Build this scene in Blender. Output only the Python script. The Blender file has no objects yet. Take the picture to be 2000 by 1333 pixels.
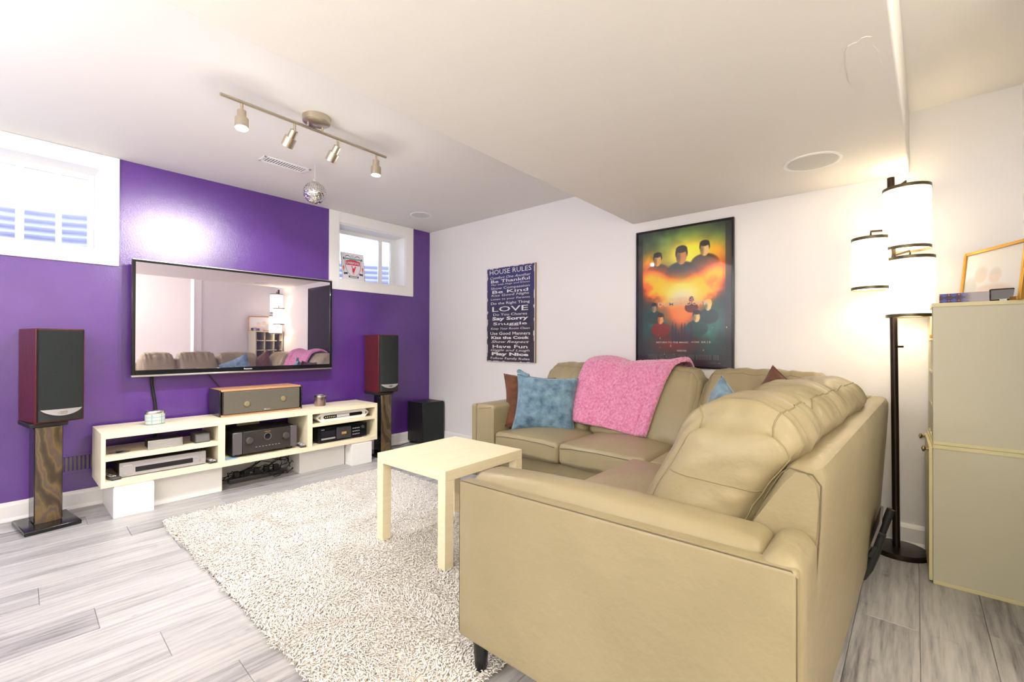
import bpy, math, random
import numpy as np
from math import sin, cos, pi, radians as rad
from mathutils import Vector, Matrix, noise

random.seed(7); rng = np.random.default_rng(7)
S = bpy.context.scene
COL = S.collection

# ------------------------------------------------------------------ camera
cam = bpy.data.cameras.new('camera'); cam.sensor_width = 36.0; cam.lens = 872.36/2000*36
cam.clip_start = 0.02
CO = bpy.data.objects.new('camera', cam); COL.objects.link(CO); S.camera = CO
_y, _p, _r = rad(40.916), rad(.2687), rad(.1943)
Fv = Vector((-sin(_y)*cos(_p), cos(_y)*cos(_p), sin(_p)))
R0 = Vector((cos(_y), sin(_y), 0)); U0 = R0.cross(Fv)
Rv = R0*cos(_r)+U0*sin(_r); Uv = -R0*sin(_r)+U0*cos(_r)
M = Matrix((Rv, Uv, -Fv)).transposed().to_4x4(); M.translation = Vector((0, 0, 1.12))
CO.matrix_world = M

# ------------------------------------------------------------------ exposure, world, lights
S.view_settings.view_transform = 'Standard'
S.view_settings.look = 'None'
S.view_settings.gamma = 1.0
S.view_settings.exposure = 1.02
S.view_settings.use_curve_mapping = False
W = bpy.data.worlds.new('world'); S.world = W; W.use_nodes = True
W.node_tree.nodes['Background'].inputs[0].default_value = (.78, .87, 1.0, 1)
W.node_tree.nodes['Background'].inputs[1].default_value = 2.6

def add_light(name, kind, loc, energy, color=(1, 1, 1), size=.1, target=None, spot=None, blend=.5, size_y=None):
    L = bpy.data.lights.new(name, kind); L.energy = energy; L.color = color
    if kind == 'AREA':
        L.size = size
        if size_y: L.shape = 'RECTANGLE'; L.size_y = size_y
    else: L.shadow_soft_size = size
    if kind == 'SPOT': L.spot_size = rad(spot); L.spot_blend = blend
    o = bpy.data.objects.new(name, L); COL.objects.link(o); o.location = loc
    if target is not None:
        o.rotation_euler = (Vector(target)-Vector(loc)).to_track_quat('-Z', 'Y').to_euler()
    return o
# added fill lights out of view; the upward panels brighten the ceilings
add_light('fill_up_behind', 'AREA', (-.9, -1.3, 1.2), 35, (1, .92, .76), .9, (-.9, -1.3, 3))
add_light('fill_up_left', 'AREA', (-2.5, -1.4, 1.2), 18, (.86, .89, 1), .9, (-2.5, -1.4, 3))
add_light('fill_up_right', 'AREA', (1.5, -.3, 1.2), 38, (1, .90, .70), .8, (1.5, -.3, 3))
add_light('fill_point_side', 'POINT', (1.2, .9, 2.2), 18, (1, .89, .68), .05)  # added fill, no fixture: lifts the floor and cabinet on the right
add_light('fill_point_behind', 'POINT', (.2, -1.7, 2.15), 24, (1, .93, .80), .03)  # added fill points behind the camera for overall brightness, no fixtures
add_light('fill_point_behind', 'POINT', (-1.75, -1.7, 2.15), 16, (.96, .96, 1), .03)

# ------------------------------------------------------------------ material helpers
def lin(c): return tuple((v/12.92 if v <= .04045 else ((v+.055)/1.055)**2.4) for v in c)
def srgb(r, g, b): return lin((r/255, g/255, b/255))+(1,)
class NT:
    def __init__(s, name):
        s.m = bpy.data.materials.new(name); s.m.use_nodes = True; s.t = s.m.node_tree
        s.b = s.t.nodes['Principled BSDF']; s.out = s.t.nodes['Material Output']
    def n(s, typ, **kw):
        nd = s.t.nodes.new(typ)
        for k, v in kw.items():
            if k.startswith('i_'): nd.inputs[k[2:].replace('_', ' ')].default_value = v
            else: setattr(nd, k, v)
        return nd
    def l(s, a, b): s.t.links.new(a, b)
    def set(s, **kw):
        for k, v in kw.items(): s.b.inputs[k.replace('_', ' ')].default_value = v
        return s
    def coord(s, scale=(1, 1, 1), which='Object', rot=(0, 0, 0)):
        tc = s.n('ShaderNodeTexCoord'); mp = s.n('ShaderNodeMapping')
        mp.inputs['Scale'].default_value = scale; mp.inputs['Rotation'].default_value = rot
        s.l(tc.outputs[which], mp.inputs[0]); return mp.outputs[0]
    def noise(s, scale, vec, detail=3, rough=.5):
        nd = s.n('ShaderNodeTexNoise'); nd.inputs['Scale'].default_value = scale
        nd.inputs['Detail'].default_value = detail; nd.inputs['Roughness'].default_value = rough
        s.l(vec, nd.inputs['Vector']); return nd.outputs['Fac']
    def ramp(s, fac, stops):
        nd = s.n('ShaderNodeValToRGB'); e = nd.color_ramp.elements
        while len(e) < len(stops): e.new(.5)
        for el, (p, c) in zip(e, stops): el.position = p; el.color = c
        s.l(fac, nd.inputs[0]); return nd.outputs[0]
    def bump(s, h, strength=.2, dist=.01, prev=None):
        nd = s.n('ShaderNodeBump'); nd.inputs['Strength'].default_value = strength; nd.inputs['Distance'].default_value = dist
        s.l(h, nd.inputs['Height'])
        if prev: s.l(prev, nd.inputs['Normal'])
        s.l(nd.outputs[0], s.b.inputs['Normal']); return nd.outputs[0]
def plain(name, c, rough=.5, metal=0, bump=None, **kw):
    t = NT(name); t.set(Base_Color=c, Roughness=rough, Metallic=metal, **kw)
    if bump: t.bump(t.noise(bump[0], t.coord(), 4), bump[1], bump[2])
    return t.m
def mottled(name, c1, c2, scale, rough=.5, stretch=(1, 1, 1), bump=None, detail=5, lo=.3, hi=.7, **kw):
    t = NT(name); t.set(Roughness=rough, **kw)
    v = t.coord(stretch); f = t.noise(scale, v, detail, .6)
    t.l(t.ramp(f, [(lo, c1), (hi, c2)]), t.b.inputs['Base Color'])
    if bump: t.bump(t.noise(bump[0], t.coord(), 4), bump[1], bump[2])
    return t.m
def glow(name, c, strength):
    t = NT(name); t.set(Base_Color=c, Emission_Color=c, Emission_Strength=strength); return t.m

white = plain('white_paint', srgb(236, 234, 236), .55, bump=(350, .08, .002))
ceil_m = plain('ceiling_paint', srgb(232, 229, 226), .7, bump=(260, .1, .003))
trim_m = plain('white_trim_paint', srgb(243, 242, 243), .35)
t = NT('purple_wall_paint'); t.set(Roughness=.24, Specular_IOR_Level=.9)
v = t.coord(); f = t.noise(2.2, v, 4)
t.l(t.ramp(f, [(.3, srgb(84, 42, 132)), (.75, srgb(96, 52, 146))]), t.b.inputs['Base Color'])
t.bump(t.noise(170, v, 3, .6), .22, .004); purple = t.m
# laminate planks
t = NT('grey_oak_laminate'); t.set(Roughness=.34)
tc = t.n('ShaderNodeTexCoord'); oi = t.n('ShaderNodeObjectInfo'); vm = t.n('ShaderNodeVectorMath', operation='SCALE'); cb = t.n('ShaderNodeCombineXYZ')
for k in range(3): t.l(oi.outputs['Random'], cb.inputs[k])
vm.inputs['Scale'].default_value = 37.0; t.l(cb.outputs[0], vm.inputs[0])
va = t.n('ShaderNodeVectorMath', operation='ADD'); t.l(tc.outputs['Object'], va.inputs[0]); t.l(vm.outputs[0], va.inputs[1])
mp = t.n('ShaderNodeMapping'); mp.inputs['Scale'].default_value = (9, .8, 1); t.l(va.outputs[0], mp.inputs[0])
f1 = t.noise(1.6, mp.outputs[0], 6, .65)
mp2 = t.n('ShaderNodeMapping'); mp2.inputs['Scale'].default_value = (60, 3.0, 1); t.l(va.outputs[0], mp2.inputs[0])
f2 = t.noise(2.0, mp2.outputs[0], 5, .7)
wv = t.n('ShaderNodeTexWave', wave_type='RINGS', rings_direction='Z'); wv.inputs['Scale'].default_value = 1.3
wv.inputs['Distortion'].default_value = 9; wv.inputs['Detail'].default_value = 4; wv.inputs['Detail Scale'].default_value = 1.2
mp3 = t.n('ShaderNodeMapping'); mp3.inputs['Scale'].default_value = (7, 1.2, 1); t.l(va.outputs[0], mp3.inputs[0]); t.l(mp3.outputs[0], wv.inputs['Vector'])
mx = t.n('ShaderNodeMath', operation='MULTIPLY_ADD'); mx.inputs[1].default_value = .5; t.l(f1, mx.inputs[0])
m2 = t.n('ShaderNodeMath', operation='MULTIPLY'); m2.inputs[1].default_value = .30; t.l(f2, m2.inputs[0]); t.l(m2.outputs[0], mx.inputs[2])
m3 = t.n('ShaderNodeMath', operation='MULTIPLY_ADD'); m3.inputs[1].default_value = .06; t.l(wv.outputs['Fac'], m3.inputs[0]); t.l(mx.outputs[0], m3.inputs[2])
m4 = t.n('ShaderNodeMath', operation='MULTIPLY_ADD'); m4.inputs[1].default_value = .10; t.l(oi.outputs['Random'], m4.inputs[0]); t.l(m3.outputs[0], m4.inputs[2])
kn = t.noise(5.5, va.outputs[0], 4, .65); kr = t.n('ShaderNodeMapRange'); kr.inputs[1].default_value = .62; kr.inputs[2].default_value = .80; kr.inputs[3].default_value = 0; kr.inputs[4].default_value = -.14
t.l(kn, kr.inputs[0]); m5 = t.n('ShaderNodeMath', operation='ADD'); t.l(m4.outputs[0], m5.inputs[0]); t.l(kr.outputs[0], m5.inputs[1])
t.l(t.ramp(m5.outputs[0], [(.30, srgb(92, 89, 94)), (.40, srgb(148, 146, 149)), (.50, srgb(176, 175, 176)), (.66, srgb(198, 197, 195))]), t.b.inputs['Base Color'])
t.bump(m3.outputs[0], .25, .002); plank_m = t.m
plank_gap = plain('plank_core', srgb(190, 180, 160), .7)

def leather(name, c1, c2):
    t = NT(name); t.set(Roughness=.40, Specular_IOR_Level=.3); t.b.inputs['Coat Weight'].default_value = .15; t.b.inputs['Coat Roughness'].default_value = .3
    v = t.coord(); f = t.noise(3.0, v, 3)
    t.l(t.ramp(f, [(.3, c1), (.7, c2)]), t.b.inputs['Base Color'])
    vo = t.n('ShaderNodeTexVoronoi'); vo.inputs['Scale'].default_value = 420; t.l(v, vo.inputs['Vector'])
    b = t.bump(vo.outputs['Distance'], .12, .001)
    t.bump(t.noise(9, t.coord((1, 1, 1)), 4, .6), .3, .02, b); return t.m
lea = leather('taupe_leather', srgb(146, 135, 105), srgb(156, 144, 114))
lea_dk = plain('seam_thread', srgb(96, 86, 62), .6); lea_st = plain('stitch_thread', srgb(138, 126, 92), .6)
birch = mottled('birch_veneer', srgb(236, 224, 188), srgb(244, 234, 204), 5, .42, (12, 1, 12))
birch_x = mottled('pale_oak_veneer', srgb(234, 222, 190), srgb(244, 234, 208), 6, .45, (14, 1.2, 14))
gloss_white = plain('white_lacquer', srgb(240, 239, 238), .25)
black_gl = plain('black_gloss', (.008, .008, .01, 1), .12)
black_mt = plain('black_matte', (.012, .012, .013, 1), .5, bump=(300, .1, .001))
black_ash = mottled('black_ash_vinyl', (.006, .006, .007, 1), (.016, .015, .015, 1), 8, .4, (2, 2, 30))
cloth_m = mottled('grille_cloth', (.007, .011, .011, 1), (.016, .021, .020, 1), 240, .85)
cloth_g = mottled('grey_grille_cloth', srgb(84, 80, 72), srgb(104, 98, 88), 260, .8)
cherry = mottled('cherry_veneer', srgb(70, 16, 14), srgb(110, 34, 24), 6, .3, (6, 6, .6))
honey = mottled('honey_cherry_top', srgb(196, 142, 98), srgb(212, 162, 118), 7, .35, (6, .6, 6))
silver = plain('brushed_silver', (.62, .61, .6, 1), .3, 1)
silver_p = plain('silver_plastic', srgb(176, 174, 176), .35, .3)
nickel = plain('brushed_nickel', (.60, .54, .42, 1), .28, 1)
chrome = plain('chrome', (.85, .84, .82, 1), .08, 1)
bronze = plain('dark_bronze', (.03, .02, .015, 1), .3, .6)
brass_m = plain('shade_trim', srgb(96, 88, 66), .35, .7)
rubber = plain('black_rubber', (.01, .01, .01, 1), .6)
grey_pl = plain('dark_grey_plastic', srgb(70, 68, 70), .4)
lt_print = plain('white_print', srgb(225, 225, 228), .6)
t = NT('marbled_burl'); t.set(Roughness=.28)
wv = t.n('ShaderNodeTexWave', wave_type='BANDS', bands_direction='DIAGONAL'); wv.inputs['Scale'].default_value = 5; wv.inputs['Distortion'].default_value = 14
wv.inputs['Detail'].default_value = 5; wv.inputs['Detail Scale'].default_value = .9; t.l(t.coord((1.2, 1.2, .5)), wv.inputs['Vector'])
t.l(t.ramp(wv.outputs['Fac'], [(0, srgb(62, 50, 38)), (.45, srgb(84, 72, 50)), (.8, srgb(112, 92, 58)), (1, srgb(88, 74, 66))]), t.b.inputs['Base Color']); burl = t.m
velvet = mottled('blue_velvet', srgb(52, 86, 112), srgb(124, 158, 178), 14, .75, bump=(90, .3, .004), Sheen_Weight=.5)
suede = mottled('brown_suede', srgb(72, 40, 26), srgb(112, 66, 40), 9, .85, bump=(200, .2, .002), Sheen_Weight=.3)
t = NT('pink_fleece'); t.set(Roughness=.95, Sheen_Weight=.6)
v = t.coord(); vo = t.n('ShaderNodeTexVoronoi'); vo.inputs['Scale'].default_value = 120; t.l(v, vo.inputs['Vector'])
t.l(t.ramp(t.noise(60, v, 3), [(.3, srgb(206, 112, 160)), (.7, srgb(236, 158, 196))]), t.b.inputs['Base Color'])
t.bump(vo.outputs['Distance'], .8, .006); fleece = t.m
t = NT('shag_yarn'); t.set(Roughness=.9)
t.l(t.ramp(t.noise(55, t.coord(), 4, .7), [(.30, srgb(214, 208, 203)), (.48, srgb(244, 240, 235)), (.72, srgb(253, 251, 248))]), t.b.inputs['Base Color']); shag = t.m
rug_back = plain('rug_backing', srgb(225, 218, 208), .9)
t = NT('screen_glass')
gl = t.n('ShaderNodeBsdfGlossy'); gl.inputs['Color'].default_value = (.94, .88, 1, 1); gl.inputs['Roughness'].default_value = .015
df = t.n('ShaderNodeBsdfDiffuse'); df.inputs['Color'].default_value = (.22, .18, .42, 1)
mxs = t.n('ShaderNodeMixShader'); mxs.inputs[0].default_value = .93
t.l(df.outputs[0], mxs.inputs[1]); t.l(gl.outputs[0], mxs.inputs[2]); t.l(mxs.outputs[0], t.out.inputs[0]); screen_m = t.m
t = NT('window_glass')
gl = t.n('ShaderNodeBsdfGlossy'); gl.inputs['Roughness'].default_value = .02; tr = t.n('ShaderNodeBsdfTransparent'); tr.inputs[0].default_value = (.95, .97, 1, 1)
fr = t.n('ShaderNodeFresnel'); mxs = t.n('ShaderNodeMixShader')
t.l(fr.outputs[0], mxs.inputs[0]); t.l(tr.outputs[0], mxs.inputs[1]); t.l(gl.outputs[0], mxs.inputs[2]); t.l(mxs.outputs[0], t.out.inputs[0]); glass_m = t.m
t = NT('poster_glazing')
gl = t.n('ShaderNodeBsdfGlossy'); gl.inputs['Roughness'].default_value = .03; tr = t.n('ShaderNodeBsdfTransparent')
fr = t.n('ShaderNodeFresnel'); fr.inputs[0].default_value = 1.38; mxs = t.n('ShaderNodeMixShader')
t.l(fr.outputs[0], mxs.inputs[0]); t.l(tr.outputs[0], mxs.inputs[1]); t.l(gl.outputs[0], mxs.inputs[2]); t.l(mxs.outputs[0], t.out.inputs[0]); glaze_m = t.m
t = NT('printed_colours'); t.set(Roughness=.55)
at = t.n('ShaderNodeVertexColor'); at.layer_name = 'Col'; t.l(at.outputs[0], t.b.inputs['Base Color']); print_m = t.m
t = NT('lamp_shade_fabric'); t.set(Base_Color=srgb(250, 240, 215), Roughness=.8, Emission_Color=(1, .93, .78, 1), Emission_Strength=.65)
f = t.noise(9, t.coord((.3, .3, 12)), 3); t.bump(f, .5, .01); shade_m = t.m
bulb_m = glow('bulb_glow', (1, .95, .85, 1), 60)
lamp_bulb_m = glow('lamp_bulb_glow', (1, .92, .76, 1), 9)
steel_well = plain('galvanised_steel', srgb(196, 200, 212), .5, .0)

# ------------------------------------------------------------------ mesh builder
class MB:
    def __init__(s): s.V = []; s.F = []
    def add(s, V, F):
        o = len(s.V); s.V += [tuple(map(float, v)) for v in V]; s.F += [tuple(int(i)+o for i in f) for f in F]; return s
    def box(s, x0, x1, y0, y1, z0, z1):
        V = [(x, y, z) for x in (x0, x1) for y in (y0, y1) for z in (z0, z1)]
        return s.add(V, [(0, 1, 3, 2), (4, 6, 7, 5), (0, 4, 5, 1), (2, 3, 7, 6), (0, 2, 6, 4), (1, 5, 7, 3)])
    def prism(s, poly, a0, a1, axis='y'):
        # poly in (p,q): axis y -> (x,z); x -> (y,z); z -> (x,y)
        mk = {'y': lambda p, q, a: (p, a, q), 'x': lambda p, q, a: (a, p, q), 'z': lambda p, q, a: (p, q, a)}[axis]
        n = len(poly); V = [mk(p, q, a0) for p, q in poly]+[mk(p, q, a1) for p, q in poly]
        F = [tuple(range(n)), tuple(range(2*n-1, n-1, -1))]+[(i, i+n, (i+1) % n+n, (i+1) % n) for i in range(n)]
        return s.add(V, F)
    def tube(s, pts, r, n=8, cap=True, closed=False):
        P = [Vector(p) for p in pts]; m = len(P); rr = r if isinstance(r, (list, tuple)) else [r]*m
        V = []; up = None
        for i in range(m):
            if closed: d = P[(i+1) % m]-P[i-1]
            else: d = P[min(i+1, m-1)]-P[max(i-1, 0)]
            d.normalize()
            if up is None: up = Vector((0, 0, 1)) if abs(d.z) < .9 else Vector((1, 0, 0))
            a = d.cross(up); a.normalize(); b = a.cross(d); up = b
            for k in range(n):
                an = 2*pi*k/n; V.append(P[i]+(a*cos(an)+b*sin(an))*rr[i])
        F = []
        for i in range(m if closed else m-1):
            j = (i+1) % m
            for k in range(n): F.append((i*n+k, i*n+(k+1) % n, j*n+(k+1) % n, j*n+k))
        if cap and not closed: F += [tuple(range(n-1, -1, -1)), tuple(range((m-1)*n, m*n))]
        return s.add(V, F)
    def cyl(s, p0, p1, r0, r1=None, n=20): return s.tube([p0, p1], [r0, r1 if r1 is not None else r0], n)
    def lathe(s, prof, c=(0, 0, 0), n=28, sx=1, sy=1, cap=True):
        V = []; F = []
        for r, z in prof:
            for k in range(n): V.append((c[0]+r*sx*cos(2*pi*k/n), c[1]+r*sy*sin(2*pi*k/n), c[2]+z))
        for i in range(len(prof)-1):
            for k in range(n): F.append((i*n+k, i*n+(k+1) % n, (i+1)*n+(k+1) % n, (i+1)*n+k))
        if cap and prof[0][0] > 1e-6: F.append(tuple(range(n-1, -1, -1)))
        if cap and prof[-1][0] > 1e-6: F.append(tuple(range((len(prof)-1)*n, len(prof)*n)))
        return s.add(V, F)
    def xf(s, fn): s.V = [tuple(fn(*v)) for v in s.V]; return s
    def build(s, name, m, parent=None, smooth=False, bevel=0, local=False, seg=2):
        off = Vector((0, 0, 0))
        if parent and not local:
            q = parent
            while q.parent: q = q.parent
            off = q.location
        me = bpy.data.meshes.new(name)
        me.from_pydata([(x-off.x, y-off.y, z-off.z) for x, y, z in s.V], [], s.F)
        me.materials.append(m)
        if smooth: me.shade_smooth()
        else: me.shade_flat()
        if smooth == 'auto':
            me.shade_smooth()
            try: me.set_sharp_from_angle(angle=rad(35))
            except Exception: pass
        me.update()
        o = bpy.data.objects.new(name, me); COL.objects.link(o)
        if parent: o.parent = parent
        if bevel:
            b = o.modifiers.new('bevel', 'BEVEL'); b.width = bevel; b.segments = seg; b.limit_method = 'ANGLE'; b.angle_limit = rad(40)
            me.shade_smooth()
            try: me.set_sharp_from_angle(angle=rad(50))
            except Exception: pass
        return o
def fixn(o):
    import bmesh
    bm = bmesh.new(); bm.from_mesh(o.data); bmesh.ops.recalc_face_normals(bm, faces=bm.faces); bm.to_mesh(o.data); bm.free(); return o
def thing(name, label, cat, loc=(0, 0, 0), rz=0, group=None):
    o = bpy.data.objects.new(name, None); COL.objects.link(o); o.location = loc; o.rotation_euler = (0, 0, rz)
    o.empty_display_size = .05
    o['label'] = label; o['category'] = cat
    if group: o['group'] = group
    return o
def tag(o, label, cat, group=None):
    o['label'] = label; o['category'] = cat
    if group: o['group'] = group
    return o
def dup(root, loc, rz, label):
    r = root.copy(); COL.objects.link(r); r.location = loc; r.rotation_euler = (0, 0, rz); r['label'] = label
    for ch in list(root.children):
        c = ch.copy(); COL.objects.link(c); c.parent = r
        for g in list(ch.children):
            d = g.copy(); COL.objects.link(d); d.parent = c
    return r
def struct(o): o['kind'] = 'structure'; return o

def softgrid(h, r, nf=8, nc=3):
    """rounded box: returns V (n,3), U (unit cube coords), faces"""
    ax = []
    for k in range(3):
        f = np.linspace(-(h[k]-r), h[k]-r, nf+1); c = (h[k]-r)+r*np.tan(np.linspace(0, pi/4, nc+1)[1:])
        ax.append(np.concatenate([-c[::-1], f, c]))
    idx = {}; V = []; F = []
    def vid(p):
        k = tuple(int(round(q*1e5)) for q in p)
        if k not in idx: idx[k] = len(V); V.append(p)
        return idx[k]
    for a in range(3):
        b, c = (a+1) % 3, (a+2) % 3
        for sg in (-1, 1):
            B, C = ax[b], ax[c]
            for i in range(len(B)-1):
                for j in range(len(C)-1):
                    q = []
                    for (u, v) in ((B[i], C[j]), (B[i+1], C[j]), (B[i+1], C[j+1]), (B[i], C[j+1])):
                        p = [0, 0, 0]; p[a] = sg*h[a]; p[b] = u; p[c] = v; q.append(vid(tuple(p)))
                    F.append(tuple(q) if sg > 0 else tuple(q[::-1]))
    P = np.array(V); H = np.array(h); U = P/H
    inner = np.clip(P, -(H-r), H-r); d = P-inner; n = np.linalg.norm(d, axis=1, keepdims=True); n[n == 0] = 1
    return inner+d/n*r, U, F
def softbox(L, D, Hh, r, bulge=(0, 0, 0), nf=8, nc=3, amp=0, fs=6, seed=0, fn=None, aniso=(1, 1, 1)):
    V, U, F = softgrid((L/2, D/2, Hh/2), r, nf, nc)
    b = bulge
    V[:, 0] += b[0]*U[:, 0]*(1-U[:, 1]**2)*(1-U[:, 2]**2)
    V[:, 1] += b[1]*U[:, 1]*(1-U[:, 0]**2)*(1-U[:, 2]**2)
    V[:, 2] += b[2]*U[:, 2]*(1-U[:, 0]**2)*(1-U[:, 1]**2)
    if amp:
        for i in range(len(V)):
            q = Vector((V[i, 0]*aniso[0], V[i, 1]*aniso[1], V[i, 2]*aniso[2]))*fs+Vector((seed*3.1, seed*1.7, seed))
            nv = noise.noise_vector(q)+noise.noise_vector(q*2.3)*.45
            V[i] += np.array(nv)*amp
    if fn: V = fn(V, U)
    m = MB(); m.add(V, F); m.U = U; return m

def text_mb(body, w, h, bold=0, shear=0, cs=1.0, depth=.0006):
    c = bpy.data.curves.new('txt', 'FONT'); c.body = body; c.offset = bold; c.shear = shear; c.space_character = cs; c.resolution_u = 2
    o = bpy.data.objects.new('txt', c); COL.objects.link(o)
    dg = bpy.context.evaluated_depsgraph_get(); me = bpy.data.meshes.new_from_object(o.evaluated_get(dg))
    V = np.array([v.co[:] for v in me.vertices]); F = [tuple(p.vertices) for p in me.polygons]
    bpy.data.objects.remove(o); bpy.data.curves.remove(c); bpy.data.meshes.remove(me)
    mn, mx_ = V.min(0), V.max(0); V = (V-mn)/(np.maximum(mx_-mn, 1e-6))
    m = MB(); m.add([((x-.5)*w, -depth, (y-.5)*h) for x, y, z in V], F); return m
def paint(w, h, nx, ny, fn):
    """flat printed sheet in local XZ facing -Y, colour from fn(u,v) arrays (v up)"""
    u, v = np.meshgrid(np.linspace(0, 1, nx+1), np.linspace(0, 1, ny+1))
    col = fn(u, v); V = np.stack([(u-.5)*w, np.zeros_like(u), (v-.5)*h], -1).reshape(-1, 3)
    i, j = np.meshgrid(np.arange(nx), np.arange(ny)); a = (j*(nx+1)+i).ravel()
    F = np.stack([a, a+1, a+nx+2, a+nx+1], -1)
    return V, F.tolist(), col.reshape(-1, 3)
def paint_obj(name, w, h, nx, ny, fn, parent, loc=(0, 0, 0), warp=None, m=None):
    V, F, c = paint(w, h, nx, ny, fn)
    if warp: V = warp(V)
    me = bpy.data.meshes.new(name); me.from_pydata(V.tolist(), [], F); me.materials.append(m or print_m)
    ca = me.color_attributes.new('Col', 'FLOAT_COLOR', 'POINT')
    c = np.clip(c, 0, 1); c = np.where(c <= .04045, c/12.92, ((c+.055)/1.055)**2.4)
    ca.data.foreach_set('color', np.concatenate([c, np.ones((len(c), 1))], 1).ravel().astype(np.float32))
    me.shade_smooth()
    o = bpy.data.objects.new(name, me); COL.objects.link(o); o.parent = parent; o.location = loc; return o
_lat = rng.random((64, 64))
def vnoise(u, v, s, o=0):
    x = u*s+o*7.3; y = v*s+o*3.1; xi = np.floor(x).astype(int); yi = np.floor(y).astype(int); fx = x-xi; fy = y-yi
    fx = fx*fx*(3-2*fx); fy = fy*fy*(3-2*fy); g = lambda a, b: _lat[a % 64, b % 64]
    return (g(xi, yi)*(1-fx)+g(xi+1, yi)*fx)*(1-fy)+(g(xi, yi+1)*(1-fx)+g(xi+1, yi+1)*fx)*fy
def fbm(u, v, s, o=0): return .5*vnoise(u, v, s, o)+.27*vnoise(u, v, s*2.1, o+1)+.15*vnoise(u, v, s*4.3, o+2)+.08*vnoise(u, v, s*8.7, o+3)

# ------------------------------------------------------------------ room
X0, YB, ZC, ZL = -4.197, 3.350, 2.422, 2.079
Yf, XR, XF = -2.2, .466, 2.6
W1 = dict(c=(-.62, .565), o=(-.52, .468), z=(1.753, 2.333)); W2 = dict(c=(2.114, 3.104), o=(2.213, 3.008), z=(1.742, 2.312))
m = MB(); T = .26
yy = [Yf, W1['o'][0], W1['o'][1], W2['o'][0], W2['o'][1], YB+.2]
for a, b in ((0, 1), (2, 3), (4, 5)): m.box(X0-T, X0, yy[a], yy[b], 0, ZC+.1)
for w in (W1, W2):
    m.box(X0-T, X0, w['o'][0], w['o'][1], 0, w['z'][0]); m.box(X0-T, X0, w['o'][0], w['o'][1], w['z'][1], ZC+.1)
struct(m.build('wall_left', purple))
struct(MB().box(X0, XR+.15, YB, YB+.2, 0, ZC+.1).build('wall_back', white))
struct(MB().box(XR, XR+.13, 2.1, YB, 0, ZC).build('wall_right', white))
struct(MB().box(XF, XF+.15, Yf, YB+.2, 0, ZC).build('wall_far_right', white))
struct(MB().box(XR+.13, XF, YB, YB+.2, 0, ZC).build('wall_back_right', white))
struct(MB().box(X0-T, XF+.15, Yf-.2, Yf, 0, ZC).build('wall_front', white))
struct(MB().box(X0-T, XF+.15, Yf-.2, YB+.2, ZC, ZC+.15).build('ceiling', ceil_m))
# lowered soffit, its edges run very slightly out of square
m = MB(); m.prism([(-1.52, Yf), (-.165, Yf), (.044, YB), (-1.618, YB)], ZL, ZC, 'z')
struct(fixn(m.build('ceiling_soffit', ceil_m, bevel=.006)))
# plaster damage patch on soffit is colour/relief only: thin skim coat with ragged outline
pts = []
for k in range(26):
    a = 2*pi*k/26; r = .075+.03*noise.noise(Vector((cos(a)*2, sin(a)*2, 3)))
    pts.append((-.095+r*cos(a)*.62, 1.93+r*2.1*sin(a)))
m = MB(); m.prism(pts, ZL-.0022, ZL+.001, 'z'); struct(fixn(m.build('ceiling_plaster_patch', ceil_m)))
# base boards with shoe moulding
def baseboard(name, a, b, nrm):
    a, b, n = Vector(a), Vector(b), Vector(nrm)
    prof = [(0, 0), (.026, 0), (.025, .010), (.017, .022), (.016, .095), (.012, .108), (.006, .117), (0, .117)]
    V = [];
    for p in (a, b):
        for d, z in prof: V.append((p.x+n.x*d, p.y+n.y*d, z))
    k = len(prof); F = [tuple(range(k)), tuple(range(2*k-1, k-1, -1))]+[(i, i+k, (i+1) % k+k, (i+1) % k) for i in range(k)]
    m = MB(); m.add(V, F); return struct(fixn(m.build(name, trim_m)))
baseboard('baseboard_left', (X0, Yf, 0), (X0, YB, 0), (1, 0, 0))
baseboard('baseboard_back', (X0, YB, 0), (XR, YB, 0), (0, -1, 0))
baseboard('baseboard_right', (XR, 2.1, 0), (XR, YB, 0), (-1, 0, 0))
# casing on the free end of the right wall (seen in the screen's reflection)
m = MB(); m.box(XR-.015, XR, 2.1, 2.19, 0, ZC-.12).box(XR-.02, XR+.15, 2.08, 2.1, 0, ZC-.12)
struct(m.build('trim_1', trim_m, bevel=.003))

# floor slab and planks
fl = struct(MB().box(X0-T, XF+.15, Yf-.2, YB+.2, -.12, -.009).build('floor', plank_gap))
PW, PL = .198, 1.22
pm = None; cols = int((XF-X0)/PW)+3; cnt = 0; th = rad(-1.2)
for i in range(cols):
    x = X0+.05+(i-1)*PW; y = Yf-.1-((i*.437) % 1)*PL
    while y < YB+.1:
        cx, cy = x+PW/2, y+PL/2
        rx = cx*cos(th)-cy*sin(th); ry = cx*sin(th)+cy*cos(th)
        vis = (-4.5 < rx < XF+.1) and (Yf-.5 < ry < YB+.6)
        if vis:
            if pm is None:
                q = MB(); e = .0016; g = .0006
                a0, a1, b0, b1 = -PW/2+g, PW/2-g, -PL/2+g, PL/2-g
                q.add([(a0, b0, -.009), (a1, b0, -.009), (a1, b1, -.009), (a0, b1, -.009),
                       (a0, b0, -e), (a1, b0, -e), (a1, b1, -e), (a0, b1, -e),
                       (a0+e, b0+e, 0), (a1-e, b0+e, 0), (a1-e, b1-e, 0), (a0+e, b1-e, 0)],
                      [(0, 1, 5, 4), (1, 2, 6, 5), (2, 3, 7, 6), (3, 0, 4, 7), (4, 5, 9, 8), (5, 6, 10, 9), (6, 7, 11, 10), (7, 4, 8, 11), (8, 9, 10, 11)])
                o = q.build('plank', plank_m, fl, local=True); pm = o.data
            else:
                o = bpy.data.objects.new('plank', pm); COL.objects.link(o); o.parent = fl
            o.location = (rx, ry, 0); o.rotation_euler = (0, 0, th); cnt += 1
        y += PL

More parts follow.
